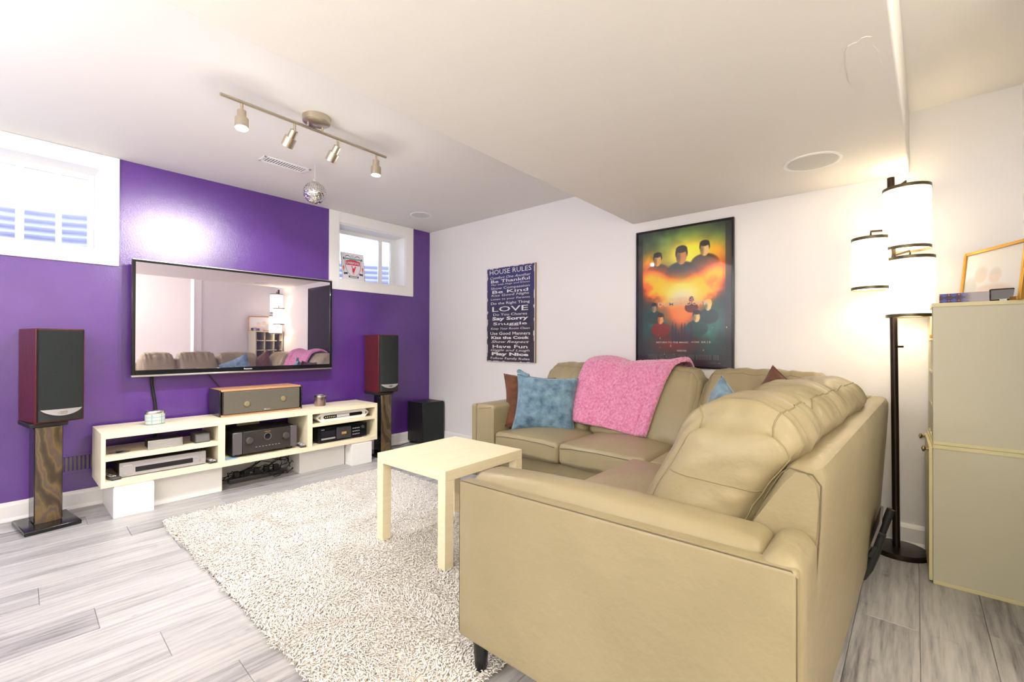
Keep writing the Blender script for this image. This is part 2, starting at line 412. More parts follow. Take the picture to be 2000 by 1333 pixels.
# ------------------------------------------------------------------ windows
def window(n, w, stiles, panes):
    y0, y1 = w['c']; a, b = w['o']; z0, z1 = w['z']
    root = bpy.data.objects.new('window_%d' % n, None); COL.objects.link(root); root.location = (X0, (a+b)/2, z0); root['kind'] = 'structure'
    xo = X0+.016; zb = z0-.097
    MB().box(X0-.001, xo, y0, a, zb, ZC-.002).build('casing_board', trim_m, root, bevel=.001)
    MB().box(X0-.001, xo, b, y1, zb, ZC-.002).build('casing_board', trim_m, root, bevel=.001)
    MB().box(X0-.001, xo, a, b, z1, ZC-.002).build('casing_board', trim_m, root, bevel=.001)
    MB().box(X0-.001, xo, a, b, zb, z0).build('casing_board', trim_m, root, bevel=.001)
    m = MB(); t_ = .012
    m.box(X0-T, X0, a, a+t_, z0+t_, z1-t_).box(X0-T, X0, b-t_, b, z0+t_, z1-t_).box(X0-T, X0, a, b, z1-t_, z1).box(X0-T, X0+.018, a, b, z0, z0+t_)
    m.build('reveal', trim_m, root)
    xs = X0-.2; m = MB()
    m.box(xs-.04, xs, a+t_, a+.045, z0+t_, z1-t_).box(xs-.04, xs, b-.045, b-t_, z0+t_, z1-t_).box(xs-.04, xs, a+.045, b-.045, z1-.05, z1-t_).box(xs-.04, xs, a+.045, b-.045, z0+t_, z0+.045)
    m.build('window_frame', trim_m, root, bevel=.002)
    for k, (s0, s1) in enumerate(stiles): MB().box(xs-.035, xs-.005+.01*(k % 2), s0, s1, z0+.04, z1-.045).build('sash_stile', trim_m, root, bevel=.002)
    for k, (p0, p1) in enumerate(panes): MB().box(xs-.024, xs-.020, p0, p1, z0+.04, z1-.045).build('pane', glass_m, root)
    return root
window(1, W1, [(-.245, -.21), (.075, .115), (.262, .292)], [(-.475, -.245), (-.21, .075), (.115, .262), (.292, .425)])
window(2, W2, [(2.80, 2.84), (2.945, 2.965)], [(2.255, 2.80), (2.84, 2.945)])
def well(name, yc, ztop, label):
    t_ = thing(name, label, 'window well', (X0-T-.75, yc, 1.4), group=None)
    m = MB(); V = []; F = []; na = 30; nz = 120
    for j in range(nz+1):
        z = 1.35+(ztop-1.35)*j/nz; rr = .76+.014*sin(z/.062*2*pi)
        for i in range(na+1):
            a = pi/2+pi*i/na; V.append((X0-T+rr*cos(a)*1.0, yc+rr*1.15*sin(a), z))
    for j in range(nz):
        for i in range(na): k = j*(na+1)+i; F.append((k, k+1, k+na+2, k+na+1))
    m.add(V, F); m.build('corrugated_wall', steel_well, t_, smooth=True)
    pts = [(X0-T+.78*cos(pi/2+pi*i/na), yc+.9*sin(pi/2+pi*i/na), ztop) for i in range(na+1)]
    MB().tube(pts, .012, 8).build('rim', steel_well, t_, smooth=True)
    return t_
well('window_well', -.05, 2.16, 'corrugated steel window well outside the left window')
well('window_well', 2.6, 2.12, 'corrugated steel window well outside the window with the club card')
fn_ = thing('garden_fence', 'pale board fence seen through the left window above its well', 'fence', (-6.4, .9, 2.0))
fm = plain('weathered_fence', srgb(200, 200, 212), .7)
for k in range(7): MB().box(-6.42, -6.40, .35+k*.17, .35+k*.17+.155, 1.9, 3.2).build('fence_board', fm, fn_)
MB().box(-6.40, -6.34, .66, .72, 1.9, 3.2).build('fence_post', trim_m, fn_)
gr = struct(MB().box(-12, X0-T-.95, -6, 9, 1.9, 2.02).build('ground', plain('outdoor_gravel', srgb(190, 188, 190), .9)))

# club card leaning in window 2
cd_ = thing('club_card', 'small white card with red club crest leaning in the right-hand window', 'card', (X0-.035, 2.40, 1.756), pi/2)
cw, chh = .252, .285
def crest(u, v):
    c = np.ones(u.shape+(3,))*np.array([.95, .93, .97]); x = (u-.5); y = v
    def put(mask, col): c[mask] = col
    red = (.85, .15, .32); teal = (.45, .70, .70); dk = (.14, .28, .36)
    hw = np.where(y > .62, .335, .335*np.sqrt(np.clip(1-((.62-y)/.46)**2, 0, 1)))
    put((np.abs(x) < hw+.018) & (y > .15) & (y < .78), (.35, .3, .42)); put((np.abs(x) < hw) & (y > .165) & (y < .77), (.96, .93, .96))
    put((np.abs(x) < .315) & (y > .555) & (y < .71), red); put((np.abs(x) < .3*(1-(y-.71)/.07)) & (y >= .71) & (y < .775), (.9, .3, .45))
    put((np.abs(x) < .41) & (y > .755) & (y < .815), teal); put((np.abs(np.abs(x)-.40) < .02) & (y > .745) & (y < .83), dk)
    put((np.abs(x) < .07) & (y > .83) & (y < .93), (.80, .84, .88))
    ar = np.abs(y-(.85+.05*np.sin((np.abs(x)-.1)*14))); put((ar < .012) & (np.abs(x) > .09) & (np.abs(x) < .33), dk)
    # standing bird: body, neck, wings
    put((((x+.0)/.05)**2+((y-.37)/.09)**2 < 1), red); put((np.abs(x+.035+(y-.46)*.25) < .018) & (y > .42) & (y < .52), red)
    put((((x+.06)/.035)**2+((y-.515)/.016)**2 < 1), red)
    put((np.abs(x-.05-(y-.40)*.45) < .028) & (y > .36) & (y < .52), red); put((np.abs(np.abs(x)-.018) < .009) & (y > .22) & (y < .30), red)
    for s_ in (-1, 1):
        put((((x-s_*.42)/.035)**2+((y-.44)/.075)**2 < 1), (.93, .45, .33)); put((np.abs(x-s_*.42) < .008) & (y > .30) & (y < .37), dk)
        put((np.abs(y-(.245-.07*(np.abs(x)-.3))) < .035) & (x*s_ > .25) & (x*s_ < .42), dk)
    put((np.abs(x) < .22) & (np.abs(y-.125-.25*x*x) < .035), (.2, .25, .3)); put((np.abs(x) < .16) & (np.abs(y-.125-.25*x*x) < .02), (.8, .82, .8))
    put((np.abs(x) > .488) | (y < .012) | (y > .988), (.55, .5, .6))
    return c
lean = lambda V: np.stack([V[:, 0], V[:, 1]-(-.0)+.0-(V[:, 2])*.10, V[:, 2]], 1)
mb = MB().box(-cw/2, cw/2, 0, .003, 0, chh).xf(lambda x, y, z: (x+.06*(.5-z/chh)*.2, y+z*.12, z)); mb.build('card_board', trim_m, cd_, local=True)
paint_obj('crest_print', cw, chh, 120, 136, crest, cd_, warp=lambda V: np.stack([V[:, 0], (V[:, 2]+chh/2)*.12-.001, V[:, 2]+chh/2], 1))
tm = text_mb('LIVERPOOL', .145, .026, .03); tm.xf(lambda x, y, z: (x, y+(.635*chh+z)*.12-.0012, z+.635*chh)).build('crest_lettering', lt_print, cd_, local=True)

# ------------------------------------------------------------------ ceiling fittings
tl = thing('track_light', 'brushed nickel four-head track light on the high ceiling', 'ceiling light', (-2.56, 1.206, ZC))
MB().lathe([(.0, -.036), (.066, -.036), (.076, -.030), (.078, -.004), (.078, 0)], (-2.545, 1.206, ZC), 40).build('canopy', nickel, tl, smooth='auto')
ZR = 2.357
MB().tube([(-2.553, .721, ZR), (-2.585, 1.693, ZR)], .0085, 12).build('rail', nickel, tl, smooth='auto')
for y in (1.165, 1.25): MB().cyl((-2.57, y, ZR), (-2.565, y, ZC-.03), .006, n=10).build('rail_post', nickel, tl, smooth='auto')
heads = [(.821, Vector((.16, -.05, -1)), True), (1.091, Vector((-.80, -.22, -1)), False), (1.352, Vector((-.75, -.22, -1)), False), (1.62, Vector((.02, -.02, -1)), True)]
for y, d, lit in heads:
    d = d.normalized(); x = -2.557-(y-.721)*.033
    p = Vector((x, y, ZR)); q = Vector((x, y, ZR-.055))
    hd = MB().tube([p, q], .0075, 10).build('stem', nickel, tl, smooth='auto')
    k = q+Vector((0, 0, .012))
    b0 = k; b1 = k+d*.045; b2 = k+d*.047; b3 = k+d*.100
    m = MB(); m.tube([b0, b0+d*.002, b1, b1+d*.001, b3], [.018, .021, .021, .032, .032], 24, cap=False); m.tube([b0-d*.001, b0], [.002, .018], 24)
    m.tube([b3, b3-d*.001, b3-d*.02], [.032, .029, .027], 24, cap=False)
    m.build('spot_head', nickel, tl, smooth='auto')
    MB().tube([b3-d*.014, b3-d*.012], [.027, .026], 20).build('bulb', bulb_m, tl, smooth='auto')
    add_light('track_spot', 'SPOT', b3+d*.003, 15 if lit else 29, (1, .96, .92), .03, target=b3+d, spot=118 if lit else 122, blend=.5)
    if lit: add_light('track_spill', 'POINT', b3+d*.02, 1.2, (1, .95, .88), .02)

def grille(name, c, w, l, rz, label, cat, mt, nsl, zdir):
    t_ = thing(name, label, cat, c, rz)
    m = MB(); z0, z1 = (0, .006) if zdir > 0 else (-.006, 0)
    f = .018
    m.box(-w/2, w/2, -l/2, -l/2+f, z0, z1).box(-w/2, w/2, l/2-f, l/2, z0, z1).box(-w/2, -w/2+f, -l/2, l/2, z0, z1).box(w/2-f, w/2, -l/2, l/2, z0, z1)
    m.build('grille_frame', mt, t_, local=True, bevel=.002)
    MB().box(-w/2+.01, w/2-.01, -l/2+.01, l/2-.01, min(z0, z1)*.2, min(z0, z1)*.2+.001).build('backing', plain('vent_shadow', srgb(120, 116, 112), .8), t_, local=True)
    for k in range(nsl):
        y = -l/2+f+(k+.5)*(l-2*f)/nsl
        o = MB().box(-w/2+f, w/2-f, -.0035, .0035, z0, z1-.001).build('slat', mt, t_, local=True); o.location = (0, y, 0); o.rotation_euler = (rad(14), 0, 0)
    return t_
grille('ceiling_vent', (-3.39, 1.375, ZC-.001), .12, .33, rad(2), 'white slotted air vent on the ceiling near the mirror ball', 'vent', trim_m, 16, -1)
g_ = grille('wall_vent', (X0, .40, .30), .13, .30, 0, 'purple painted floor-level air vent on the wall behind the left speaker stand', 'vent', purple, 13, -1)
g_.rotation_euler = (0, rad(-90), 0); g_.location = (X0+.001, .36, .30)
def cspk(c, r, label):
    t_ = thing('ceiling_speaker', label, 'speaker', c, group=None)
    x, y, z = c
    MB().lathe([(r*.86, -.003), (r*.9, -.006), (r, -.004), (r, 0)], c, 48).build('rim', trim_m, t_, smooth='auto')
    MB().lathe([(0, -.0045), (r*.86, -.0045), (r*.86, -.001)], c, 48).build('speaker_grille', plain('speaker_mesh', srgb(212, 210, 208), .7, bump=(900, .4, .001)), t_, smooth='auto')
cspk((-3.68, 2.82, ZC), .105, 'round white in-ceiling speaker near the corner by the right-hand window')
cspk((-.345, 2.80, ZL), .130, 'round white in-ceiling speaker in the low soffit above the sofa corner')

db = thing('mirror_ball', 'small silver mirror ball hanging on a thread from the ceiling', 'disco ball', (-3.232, 1.519, ZC))
MB().tube([(-3.232, 1.519, ZC), (-3.232, 1.519, 2.30)], .0015, 6).build('thread', lt_print, db)
MB().lathe([(0, 0), (.014, 0), (.014, .02), (0, .022)], (-3.232, 1.519, 2.292), 16).build('cap', chrome, db, smooth='auto')
m = MB(); R_ = .079; c = Vector((-3.232, 1.519, 2.216))
m.lathe([(R_*.97*sin(pi*i/14), -R_*.97*cos(pi*i/14)) for i in range(15)], c, 24); m.build('core', grey_pl, db, smooth=True)
m = MB()
for i in range(1, 19):
    ph = pi*i/19; n = max(4, int(round(2*pi*sin(ph)*19/pi)))
    for k in range(n):
        a0, a1 = 2*pi*(k+.06)/n, 2*pi*(k+.94)/n; p0, p1 = ph-pi/38*.9, ph+pi/38*.9
        j = Vector((random.uniform(-1, 1), random.uniform(-1, 1), random.uniform(-1, 1)))*.0012
        q = [c+Vector((sin(p)*cos(a), sin(p)*sin(a), cos(p)))*R_+j*s_ for (p, a, s_) in ((p0, a0, 1), (p1, a0, -1), (p1, a1, 1), (p0, a1, -1))]
        m.add(q, [(0, 1, 2, 3)])
o = m.build('mirror_tiles', chrome, db); o['kind'] = 'stuff'

# ------------------------------------------------------------------ television
tv = thing('television', 'large flat wall-mounted television with glossy reflective screen', 'television', (X0, 1.353, 1.28))
ya, yb, za, zb = .620, 2.088, .872, 1.706; xf = X0+.12
MB().box(X0+.03, xf-.008, ya+.01, yb-.01, za+.02, zb-.01).build('housing', black_gl, tv, bevel=.01)
m = MB(); B = .022
m.box(xf-.02, xf+.003, ya, ya+B, za+.012, zb).box(xf-.02, xf+.003, yb-B, yb, za+.012, zb).box(xf-.02, xf+.003, ya+B, yb-B, zb-B*.8, zb).box(xf-.02, xf+.003, ya+B, yb-B, za+.012, za+.046)
m.build('bezel', black_gl, tv, bevel=.003)
MB().box(xf-.02, xf+.006, ya, yb, za-.002, za+.011).build('bottom_strip', silver, tv, bevel=.003)
MB().box(xf-.018, xf+.0045, ya+.002, yb-.002, zb-.003, zb+.004).build('top_strip', silver, tv, bevel=.001)
MB().box(xf-.01, xf-.001, ya+B, yb-B, za+.046, zb-B*.8).build('screen', screen_m, tv)
tm = text_mb('Panasonic', .062, .011, .03); tm.xf(lambda x, y, z: (xf+.0036, 1.365+x, za+.029+z)).build('brand_lettering', lt_print, tv)
MB().box(X0, X0+.04, 1.1, 1.6, 1.1, 1.5).build('wall_bracket', black_mt, tv)
m = MB().tube([(X0+.05, .745, .90), (X0+.02, .755, .80), (X0+.014, .775, .66), (X0+.02, .785, .50), (X0+.03, .77, .36), (X0+.04, .80, .12)], .010, 8)
tag(m.build('power_cable', rubber, smooth=True), 'thick black cable sleeve hanging from the left underside of the television', 'cable')
m = MB().tube([(X0+.05, 1.09, .88), (X0+.03, 1.14, .82), (X0+.02, 1.20, .74), (X0+.03, 1.25, .60)], .004, 8)
tag(m.build('signal_cable', rubber, smooth=True), 'thin black cable running from the television down behind the centre speaker', 'cable')

# ------------------------------------------------------------------ speakers on stands
def make_stand(loc, rz, label):
    t_ = thing('speaker_stand', label, 'speaker stand', loc, rz)
    MB().box(-.16, .16, -.122, .122, 0, .026).build('base_plate', black_gl, t_, local=True, bevel=.006)
    MB().box(-.10, .035, -.062, .062, .026, .600).build('column_spine', black_gl, t_, local=True, bevel=.008)
    m = MB(); a = [rad(-90+180*i/12) for i in range(13)]
    m.prism([(.030, -.060)]+[(.030+.014*cos(q), .060*sin(q)) for q in a]+[(.030, .060)], .026, .600, 'z')
    fixn(m.build('column_veneer', burl, t_, local=True, smooth='auto'))
    MB().box(-.25, .03, -.085, .085, .600, .624).build('top_plate', black_mt, t_, local=True, bevel=.003)
    return t_
def make_speaker(loc, rz, label):
    t_ = thing('bookshelf_speaker', label, 'speaker', loc, rz)
    Wd, Dp, Ht = .222, .300, .575
    MB().box(-Dp, -.008, -Wd/2, Wd/2, 0, Ht).build('cabinet', cherry, t_, local=True, bevel=.003)
    # curved front grille
    def sect(n=12): return [(-.010, -Wd/2+.006)]+[(.004+.022*cos(rad(-80+160*i/n)), (Wd/2-.010)*sin(rad(-80+160*i/n))/sin(rad(80))) for i in range(n+1)]+[(-.010, Wd/2-.006)]
    m = MB(); m.prism(sect(), .012, Ht-.008, 'z'); fixn(m.build('baffle', black_mt, t_, local=True, smooth='auto'))
    m = MB(); sc = [(x*1.0+.003, y*.985) for x, y in sect()]; m.prism(sc, .082, Ht-.012, 'z'); fixn(m.build('grille', cloth_m, t_, local=True, smooth='auto'))
    n = 20; V = []
    for i in range(n+1):
        y = (Wd/2-.016)*(-1+2*i/n); u = y/(Wd/2-.016); xx = .0075+.022*math.sqrt(max(0, 1-(u*.98)**2))
        V += [(xx+.003, y, .083), (xx+.003, y, .083-.040*(1-u*u)**.8)]
    F = [(2*i, 2*i+1, 2*i+3, 2*i+2) for i in range(n)]
    pl = MB().add(V, F).build('badge_plate', silver_p, t_, local=True)
    MB().tube([(.0345, .020*cos(2*pi*k/24), .0635+.009*sin(2*pi*k/24)) for k in range(24)], .0016, 6, closed=True).build('badge_ring', chrome, pl, local=True)
    MB().box(.0330, .0345, -.010, .010, .060, .066).build('badge_emblem', chrome, pl, local=True)
    for s_ in (-1, 1): MB().cyl((-Dp+.02, s_*.03, -.0), (-Dp-.016, s_*.03, .1), .007, n=10)
    MB().cyl((-Dp, -.05, .11), (-Dp-.022, -.05, .11), .010, n=12).build('binding_post', silver_p, t_, local=True)
    return t_
st1 = make_stand((-3.944, .208, 0), rad(8), 'black and marbled-wood speaker stand at the left end of the console')
sp1 = make_speaker((-3.910, .262, .624), rad(12), 'tall cherry bookshelf speaker on the stand at the left of the console')
dup(st1, (-3.890, 2.545, 0), rad(-2), 'black and marbled-wood speaker stand between the console and the subwoofer')
dup(sp1, (-3.860, 2.575, .624), rad(-4), 'tall cherry bookshelf speaker on the stand beside the subwoofer')

sb = thing('subwoofer', 'black cube subwoofer on the floor in the purple corner', 'speaker', (-4.03, 3.18, 0))
MB().box(-4.172, -3.905, 3.03, 3.325, .028, .463).build('cabinet', black_ash, sb, bevel=.004)
MB().box(-3.905, -3.890, 3.035, 3.32, .035, .456).build('front_grille', cloth_m, sb, bevel=.006)
for x in (-4.14, -3.94):
    for y in (3.06, 3.295): MB().cyl((x, y, 0), (x, y, .03), .018, n=12).build('foot', rubber, sb)
tag(MB().tube([(-4.10, 3.04, .10), (-4.06, 2.98, .03), (-4.08, 2.86, .008), (-4.14, 2.74, .008), (-4.15, 2.6, .01)], .0035, 6).build('subwoofer_cable', rubber, smooth=True), 'thin black cable on the floor running to the subwoofer', 'cable')

# ------------------------------------------------------------------ console
XC = -3.744; XB = -4.135
cs = thing('media_console', 'long low pale birch media console with three open bays', 'tv bench', (-3.94, 1.40, .202))
bx = lambda n_, *a: MB().box(*a).build(n_, birch_x, cs, bevel=.0015)
bx('top_board', XB, XC, .428, 2.372, .510, .546); bx('bottom_board', XB, XC, .428, 2.372, .203, .241)
bx('side_panel', XB, XC, .428, .450, .241, .510); bx('side_panel', XB, XC, 2.349, 2.372, .241, .510)
bx('divider', XB, XC, 1.060, 1.105, .241, .510); bx('divider', XB, XC, 1.710, 1.752, .241, .510)
bx('shelf', XB, XC-.003, .450, 1.060, .367, .397); bx('shelf', XB, XC-.003, 1.752, 2.349, .400, .424)
for (y0, y1, xfr, lab) in ((.488, .693, XC-.002, 'small white riser box under the left front end of the console'), (.700, 1.114, -3.840, 'long white riser box set back under the left bay of the console'),
                           (1.697, 2.103, -3.862, 'long white riser box set back under the right bay of the console'), (2.112, 2.315, XC-.002, 'small white riser box under the right front end of the console')):
    r_ = thing('riser_box', lab, 'box', ((xfr-4.16)/2, (y0+y1)/2, 0))
    MB().box(-4.160, xfr, y0, y1, 0, .190).build('box_body', gloss_white, r_, bevel=.0015)
    MB().box(-4.155, xfr-.004, y0+.004, y1-.004, .1895, .2025).build('box_lid', gloss_white, r_)

# centre speaker
ct = thing('centre_speaker', 'wide centre speaker with honey wood top on the console', 'speaker', (-4.03, 1.42, .547))
a, b, z0, z1, xf_, xb_ = 1.118, 1.725, .548, .752, -3.905, -4.165
MB().box(xb_, xf_, a+.012, b-.012, z0+.008, z1-.012).build('cabinet_body', black_mt, ct, bevel=.003)
MB().box(xb_, xf_+.002, a+.004, b-.004, z1-.014, z1).build('top_panel', honey, ct, bevel=.003)
MB().box(xb_, xf_+.002, a+.004, b-.004, z0, z0+.010).build('bottom_panel', honey, ct, bevel=.002)
for s_, yy_ in ((-1, a), (1, b)): MB().box(xb_, xf_+.004, yy_-(.008 if s_ < 0 else .004), yy_+(.004 if s_ < 0 else .008), z0+.002, z1-.002).build('side_cheek', black_gl, ct, bevel=.004)
MB().box(xf_-.002, xf_+.012, a+.020, b-.016, z0+.014, z1-.016).build('grille', cloth_g, ct, bevel=.005)
for yc, zc in ((1.30, .630), (1.575, .648)):
    MB().lathe([(.0, .0129), (.012, .0128), (.026, .0124)], (0, 0, 0), 24).xf(lambda x, y, z: (xf_+z-.0004, yc+x, zc+y)).build('driver_cone', plain('driver_gold', srgb(132, 120, 90), .7), ct, smooth=True)
bdg = MB().box(xf_+.012, xf_+.015, 1.425, 1.468, z0+.022, z0+.034).build('badge', silver, ct, bevel=.003)

# candle tins
def plaid(u, v):
    c = np.ones(u.shape+(3,))*np.array([.72, .77, .78])
    for f, wd, col, ax in ((6, .25, (.62, .76, .82), 0), (6, .10, (.35, .42, .46), 0), (3, .22, (.66, .78, .80), 1), (3, .08, (.4, .42, .40), 1), (9, .12, (.80, .78, .66), 0)):
        q = ((u if ax == 0 else v)*f) % 1; m_ = q < wd; c[m_] = c[m_]*.45+np.array(col)*.55
    return c
cn = thing('candle_tin', 'oval plaid candle tin with silver lid on the console', 'candle', (-3.93, .728, .547))
wr = lambda R1, R2, z0_: (lambda V: np.stack([R1*np.sin(V[:, 0]*2*pi), -R2*np.cos(V[:, 0]*2*pi), V[:, 2]+z0_], 1))
paint_obj('tin_wrap', 1, .070, 160, 24, plaid, cn, warp=wr(.040, .056, .038))
MB().lathe([(0, 0), (.97, 0), (.97, .072), (0, .072)], (0, 0, .002), 40, .039, .055).build('tin_body', lt_print, cn, local=True, smooth='auto')
MB().lathe([(1.0, .070), (1.03, .072), (1.03, .088), (.95, .093), (0, .092)], (0, 0, 0), 40, .040, .056).build('tin_lid', silver, cn, local=True, smooth='auto')
cj = thing('candle_jar', 'small dark round candle jar with silver rim on the console', 'candle', (-3.97, 1.925, .546))
MB().lathe([(0, 0), (.044, 0), (.048, .006), (.048, .080), (0, .080)], (0, 0, 0), 36).build('jar_body', mottled('smoked_mirror', (.05, .03, .03, 1), (.45, .36, .34, 1), 9, .12, (1, 1, .3), Metallic=.7), cj, local=True, smooth='auto')
MB().lathe([(.046, .078), (.0495, .080), (.0495, .096), (.044, .098), (.040, .093), (0, .092)], (0, 0, 0), 36).build('jar_rim', silver, cj, local=True, smooth='auto')

# devices in the bays
def remote(loc, rz, label, Lr=.17, Wr=.045, mt=None):
    t_ = thing('remote_control', label, 'remote control', loc, rz)
    MB().box(-Lr/2, Lr/2, -Wr/2, Wr/2, 0, .018).build('remote_body', mt or grey_pl, t_, local=True, bevel=.006)
    for i in range(7):
        for j in range(3): MB().box(-Lr/2+.018+i*.02, -Lr/2+.029+i*.02, -Wr/2+.008+j*.011, -Wr/2+.015+j*.011, .018, .0205).build('button', lt_print if (i+j) % 3 else silver_p, t_, local=True)
    return t_
remote((-3.84, .485, .242), rad(12), 'grey remote with pale buttons left of the silver disc player', .19, .052)
remote((-3.82, 1.028, .242), rad(4), 'dark remote right of the silver disc player', .14, .048)
remote((-3.83, 1.69, .242), rad(-6), 'dark remote right of the big amplifier', .15, .048)
pl = thing('disc_player', 'slim silver disc player in the lower left bay', 'disc player', (-3.93, .757, .241))
MB().box(-4.10, -3.792, .525, .990, .249, .333).build('chassis', grey_pl, pl, bevel=.002)
MB().box(-3.794, -3.780, .520, .994, .246, .337).build('front_panel', silver_p, pl, bevel=.003)
MB().box(-3.781, -3.7785, .600, .915, .268, .300).build('display_window', black_gl, pl)
MB().cyl((-3.781, .548, .268), (-3.774, .548, .268), .008, n=16).build('power_button', silver, pl)
for dy, dz in ((0, 0), (-.02, 0), (.02, 0), (0, .02), (0, -.02)): MB().cyl((-3.781, .955+dy, .297+dz), (-3.776, .955+dy, .297+dz), .0055, n=12).build('button', silver, pl)
text_mb('OPPO', .045, .008, .04).xf(lambda x, y, z: (-3.7794, .560+x, .318+z)).build('brand_lettering', lt_print, pl)
for y in (.57, .94):
    for x in (-4.05, -3.83): MB().cyl((x, y, .241), (x, y, .250), .014, n=12).build('foot', rubber, pl)
sx_ = thing('silver_amplifier', 'small silver ribbed box with cables on the left bay shelf', 'amplifier', (-3.87, .762, .397), rad(0))
MB().box(-3.93, -3.792, .672, .848, .400, .455).build('casing', black_mt, sx_, bevel=.004)
MB().box(-3.794, -3.784, .664, .857, .398, .458).build('front_frame', silver, sx_, bevel=.004)
for k in range(6): MB().box(-3.785, -3.781, .675, .846, .405+k*.008, .410+k*.008).build('rib', silver_p, sx_, bevel=.001)
bxk = thing('small_radio', 'small dark grey cube box at the right of the left bay shelf', 'box', (-3.85, .975, .397))
MB().box(-3.91, -3.788, .928, 1.022, .3972, .464).build('casing', grey_pl, bxk, bevel=.004)
MB().box(-3.789, -3.784, .934, 1.016, .403, .459).build('front_face', mottled('perforated_grey', srgb(96, 94, 96), srgb(120, 118, 120), 400, .5), bxk, bevel=.002)
ds = thing('loose_disc', 'flat silvery disc lying on the left bay shelf', 'disc', (-3.85, .53, .3972))
MB().lathe([(.008, .0), (.055, .0), (.055, .0012), (.008, .0012)], (0, 0, 0), 40).build('disc', silver_p, ds, local=True)
MB().lathe([(.008, .0013), (.022, .0013)], (0, 0, 0), 30).build('disc_label', lt_print, ds, local=True)
am = thing('av_receiver', 'large dark audio receiver with two round knobs in the middle bay', 'amplifier', (-3.95, 1.405, .241))
MB().box(-4.11, -3.806, 1.172, 1.642, .262, .428).build('chassis', black_mt, am, bevel=.003)
for k in range(22): MB().box(-4.08, -3.84, 1.20+k*.019, 1.208+k*.019, .4275, .4295).build('vent_rib', grey_pl, am)
MB().box(-3.808, -3.792, 1.168, 1.236, .262, .432).build('front_cheek', plain('grey_cheek', srgb(104, 100, 104), .4, .3), am, bevel=.006)
MB().box(-3.808, -3.792, 1.588, 1.645, .262, .432).build('front_cheek', bpy.data.materials['grey_cheek'], am, bevel=.006)
MB().box(-3.806, -3.786, 1.237, 1.587, .262, .432).build('front_panel', plain('dark_panel', srgb(58, 54, 52), .4, .2), am, bevel=.003)
for y in (1.278, 1.548): MB().lathe([(.026, 0), (.026, .016), (.023, .018), (0, .018)], (0, 0, 0), 28).xf(lambda x, yy2, z: (-3.786+z, y+x, .362+yy2)).build('knob', plain('knob_grey', srgb(84, 80, 78), .35, .4), am, smooth='auto')
MB().tube([(-3.7855, 1.413+.025*cos(2*pi*k/28), .375+.025*sin(2*pi*k/28)) for k in range(28)], .0022, 6, closed=True).build('porthole_ring', silver, am)
MB().lathe([(.024, 0), (0, .001)], (0, 0, 0), 28).xf(lambda x, yy2, z: (-3.7858+z, 1.413+x, .375+yy2)).build('porthole_display', black_gl, am)
for k in range(8): MB().box(-3.7865, -3.784, 1.325+k*.024, 1.337+k*.024, .301, .305).build('button', silver_p, am)
text_mb('marantz', .045, .007, .04).xf(lambda x, y, z: (-3.7852, 1.413+x, .415+z)).build('brand_lettering', plain('gold_print', srgb(190, 150, 70), .4), am)
for y in (1.22, 1.6):
    for x in (-4.06, -3.84): MB().cyl((x, y, .241), (x, y, .263), .022, n=14).build('foot', rubber, am)
tag(MB().box(-3.86, -3.775, 1.115, 1.20, .2415, .2435).build('paper_slip', plain('pale_blue_paper', srgb(150, 186, 214), .7)), 'pale blue paper slip left of the big receiver', 'paper')
pb = thing('printed_box', 'cream printed card standing at the back above the big receiver', 'box', (-4.12, 1.40, .43))
MB().box(-4.134, -4.118, 1.30, 1.47, .4295, .508).build('card', plain('cream_card', srgb(206, 196, 160), .7), pb)
for k in range(3): MB().box(-4.118, -4.1172, 1.315, 1.455, .485-k*.016, .490-k*.016).build('print_line', grey_pl, pb)
hx = thing('hexagonal_receiver', 'white satellite box with pointed hexagonal ends on the right bay shelf', 'set-top box', (-3.87, 2.05, .424))
hexo = [(1.800, .466), (1.845, .427), (2.262, .427), (2.304, .466), (2.262, .503), (1.845, .503)]
m = MB(); m.prism(hexo, -3.93, -3.790, 'x'); fixn(m.build('casing', gloss_white, hx, bevel=.004))
m = MB(); m.prism([(2.052+(y-2.052)*1.004, .465+(z-.465)*1.06) for y, z in hexo], -3.792, -3.782, 'x'); fixn(m.build('front_bezel', gloss_white, hx, bevel=.003))
def stad(y0, y1, zc_, hh, n=8): return [(y0+hh-hh*sin(pi*i/n), zc_+hh*cos(pi*i/n)) for i in range(n+1)]+[(y1-hh+hh*sin(pi*i/n), zc_-hh*cos(pi*i/n)) for i in range(n+1)]
m = MB(); m.prism(stad(1.865, 2.235, .466, .0145), -3.783, -3.7795, 'x'); fixn(m.build('display_bar', black_gl, hx))
MB().box(-3.780, -3.778, 1.985, 2.105, .455, .478).build('label_panel', lt_print, hx)
for k in range(6): MB().cyl((-3.780, 1.882+k*.017, .466), (-3.778, 1.882+k*.017, .466), .0052, n=10).build('button', plain('warm_button', srgb(236, 220, 190), .5) if k == 0 else bpy.data.materials['warm_button'], hx)
for s_, y in ((-1, 1.838), (1, 2.266)): MB().prism([(y, .466-.014), (y, .466+.014), (y+s_*.022, .466)], -3.783, -3.7795, 'x').build('arrow_key', plain('olive_key', srgb(150, 140, 92), .5) if s_ < 0 else bpy.data.materials['olive_key'], hx)
dk_ = thing('cassette_deck', 'black cassette deck in the lower right bay', 'cassette deck', (-3.94, 2.05, .241))
MB().box(-4.09, -3.792, 1.826, 2.279, .251, .368).build('chassis', black_mt, dk_, bevel=.002)
MB().box(-3.793, -3.781, 1.822, 2.283, .250, .371).build('front_panel', black_gl, dk_, bevel=.002)
MB().box(-3.782, -3.776, 1.985, 2.122, .262, .362).build('cassette_door', plain('door_grey', srgb(72, 70, 72), .35, .3), dk_, bevel=.003)
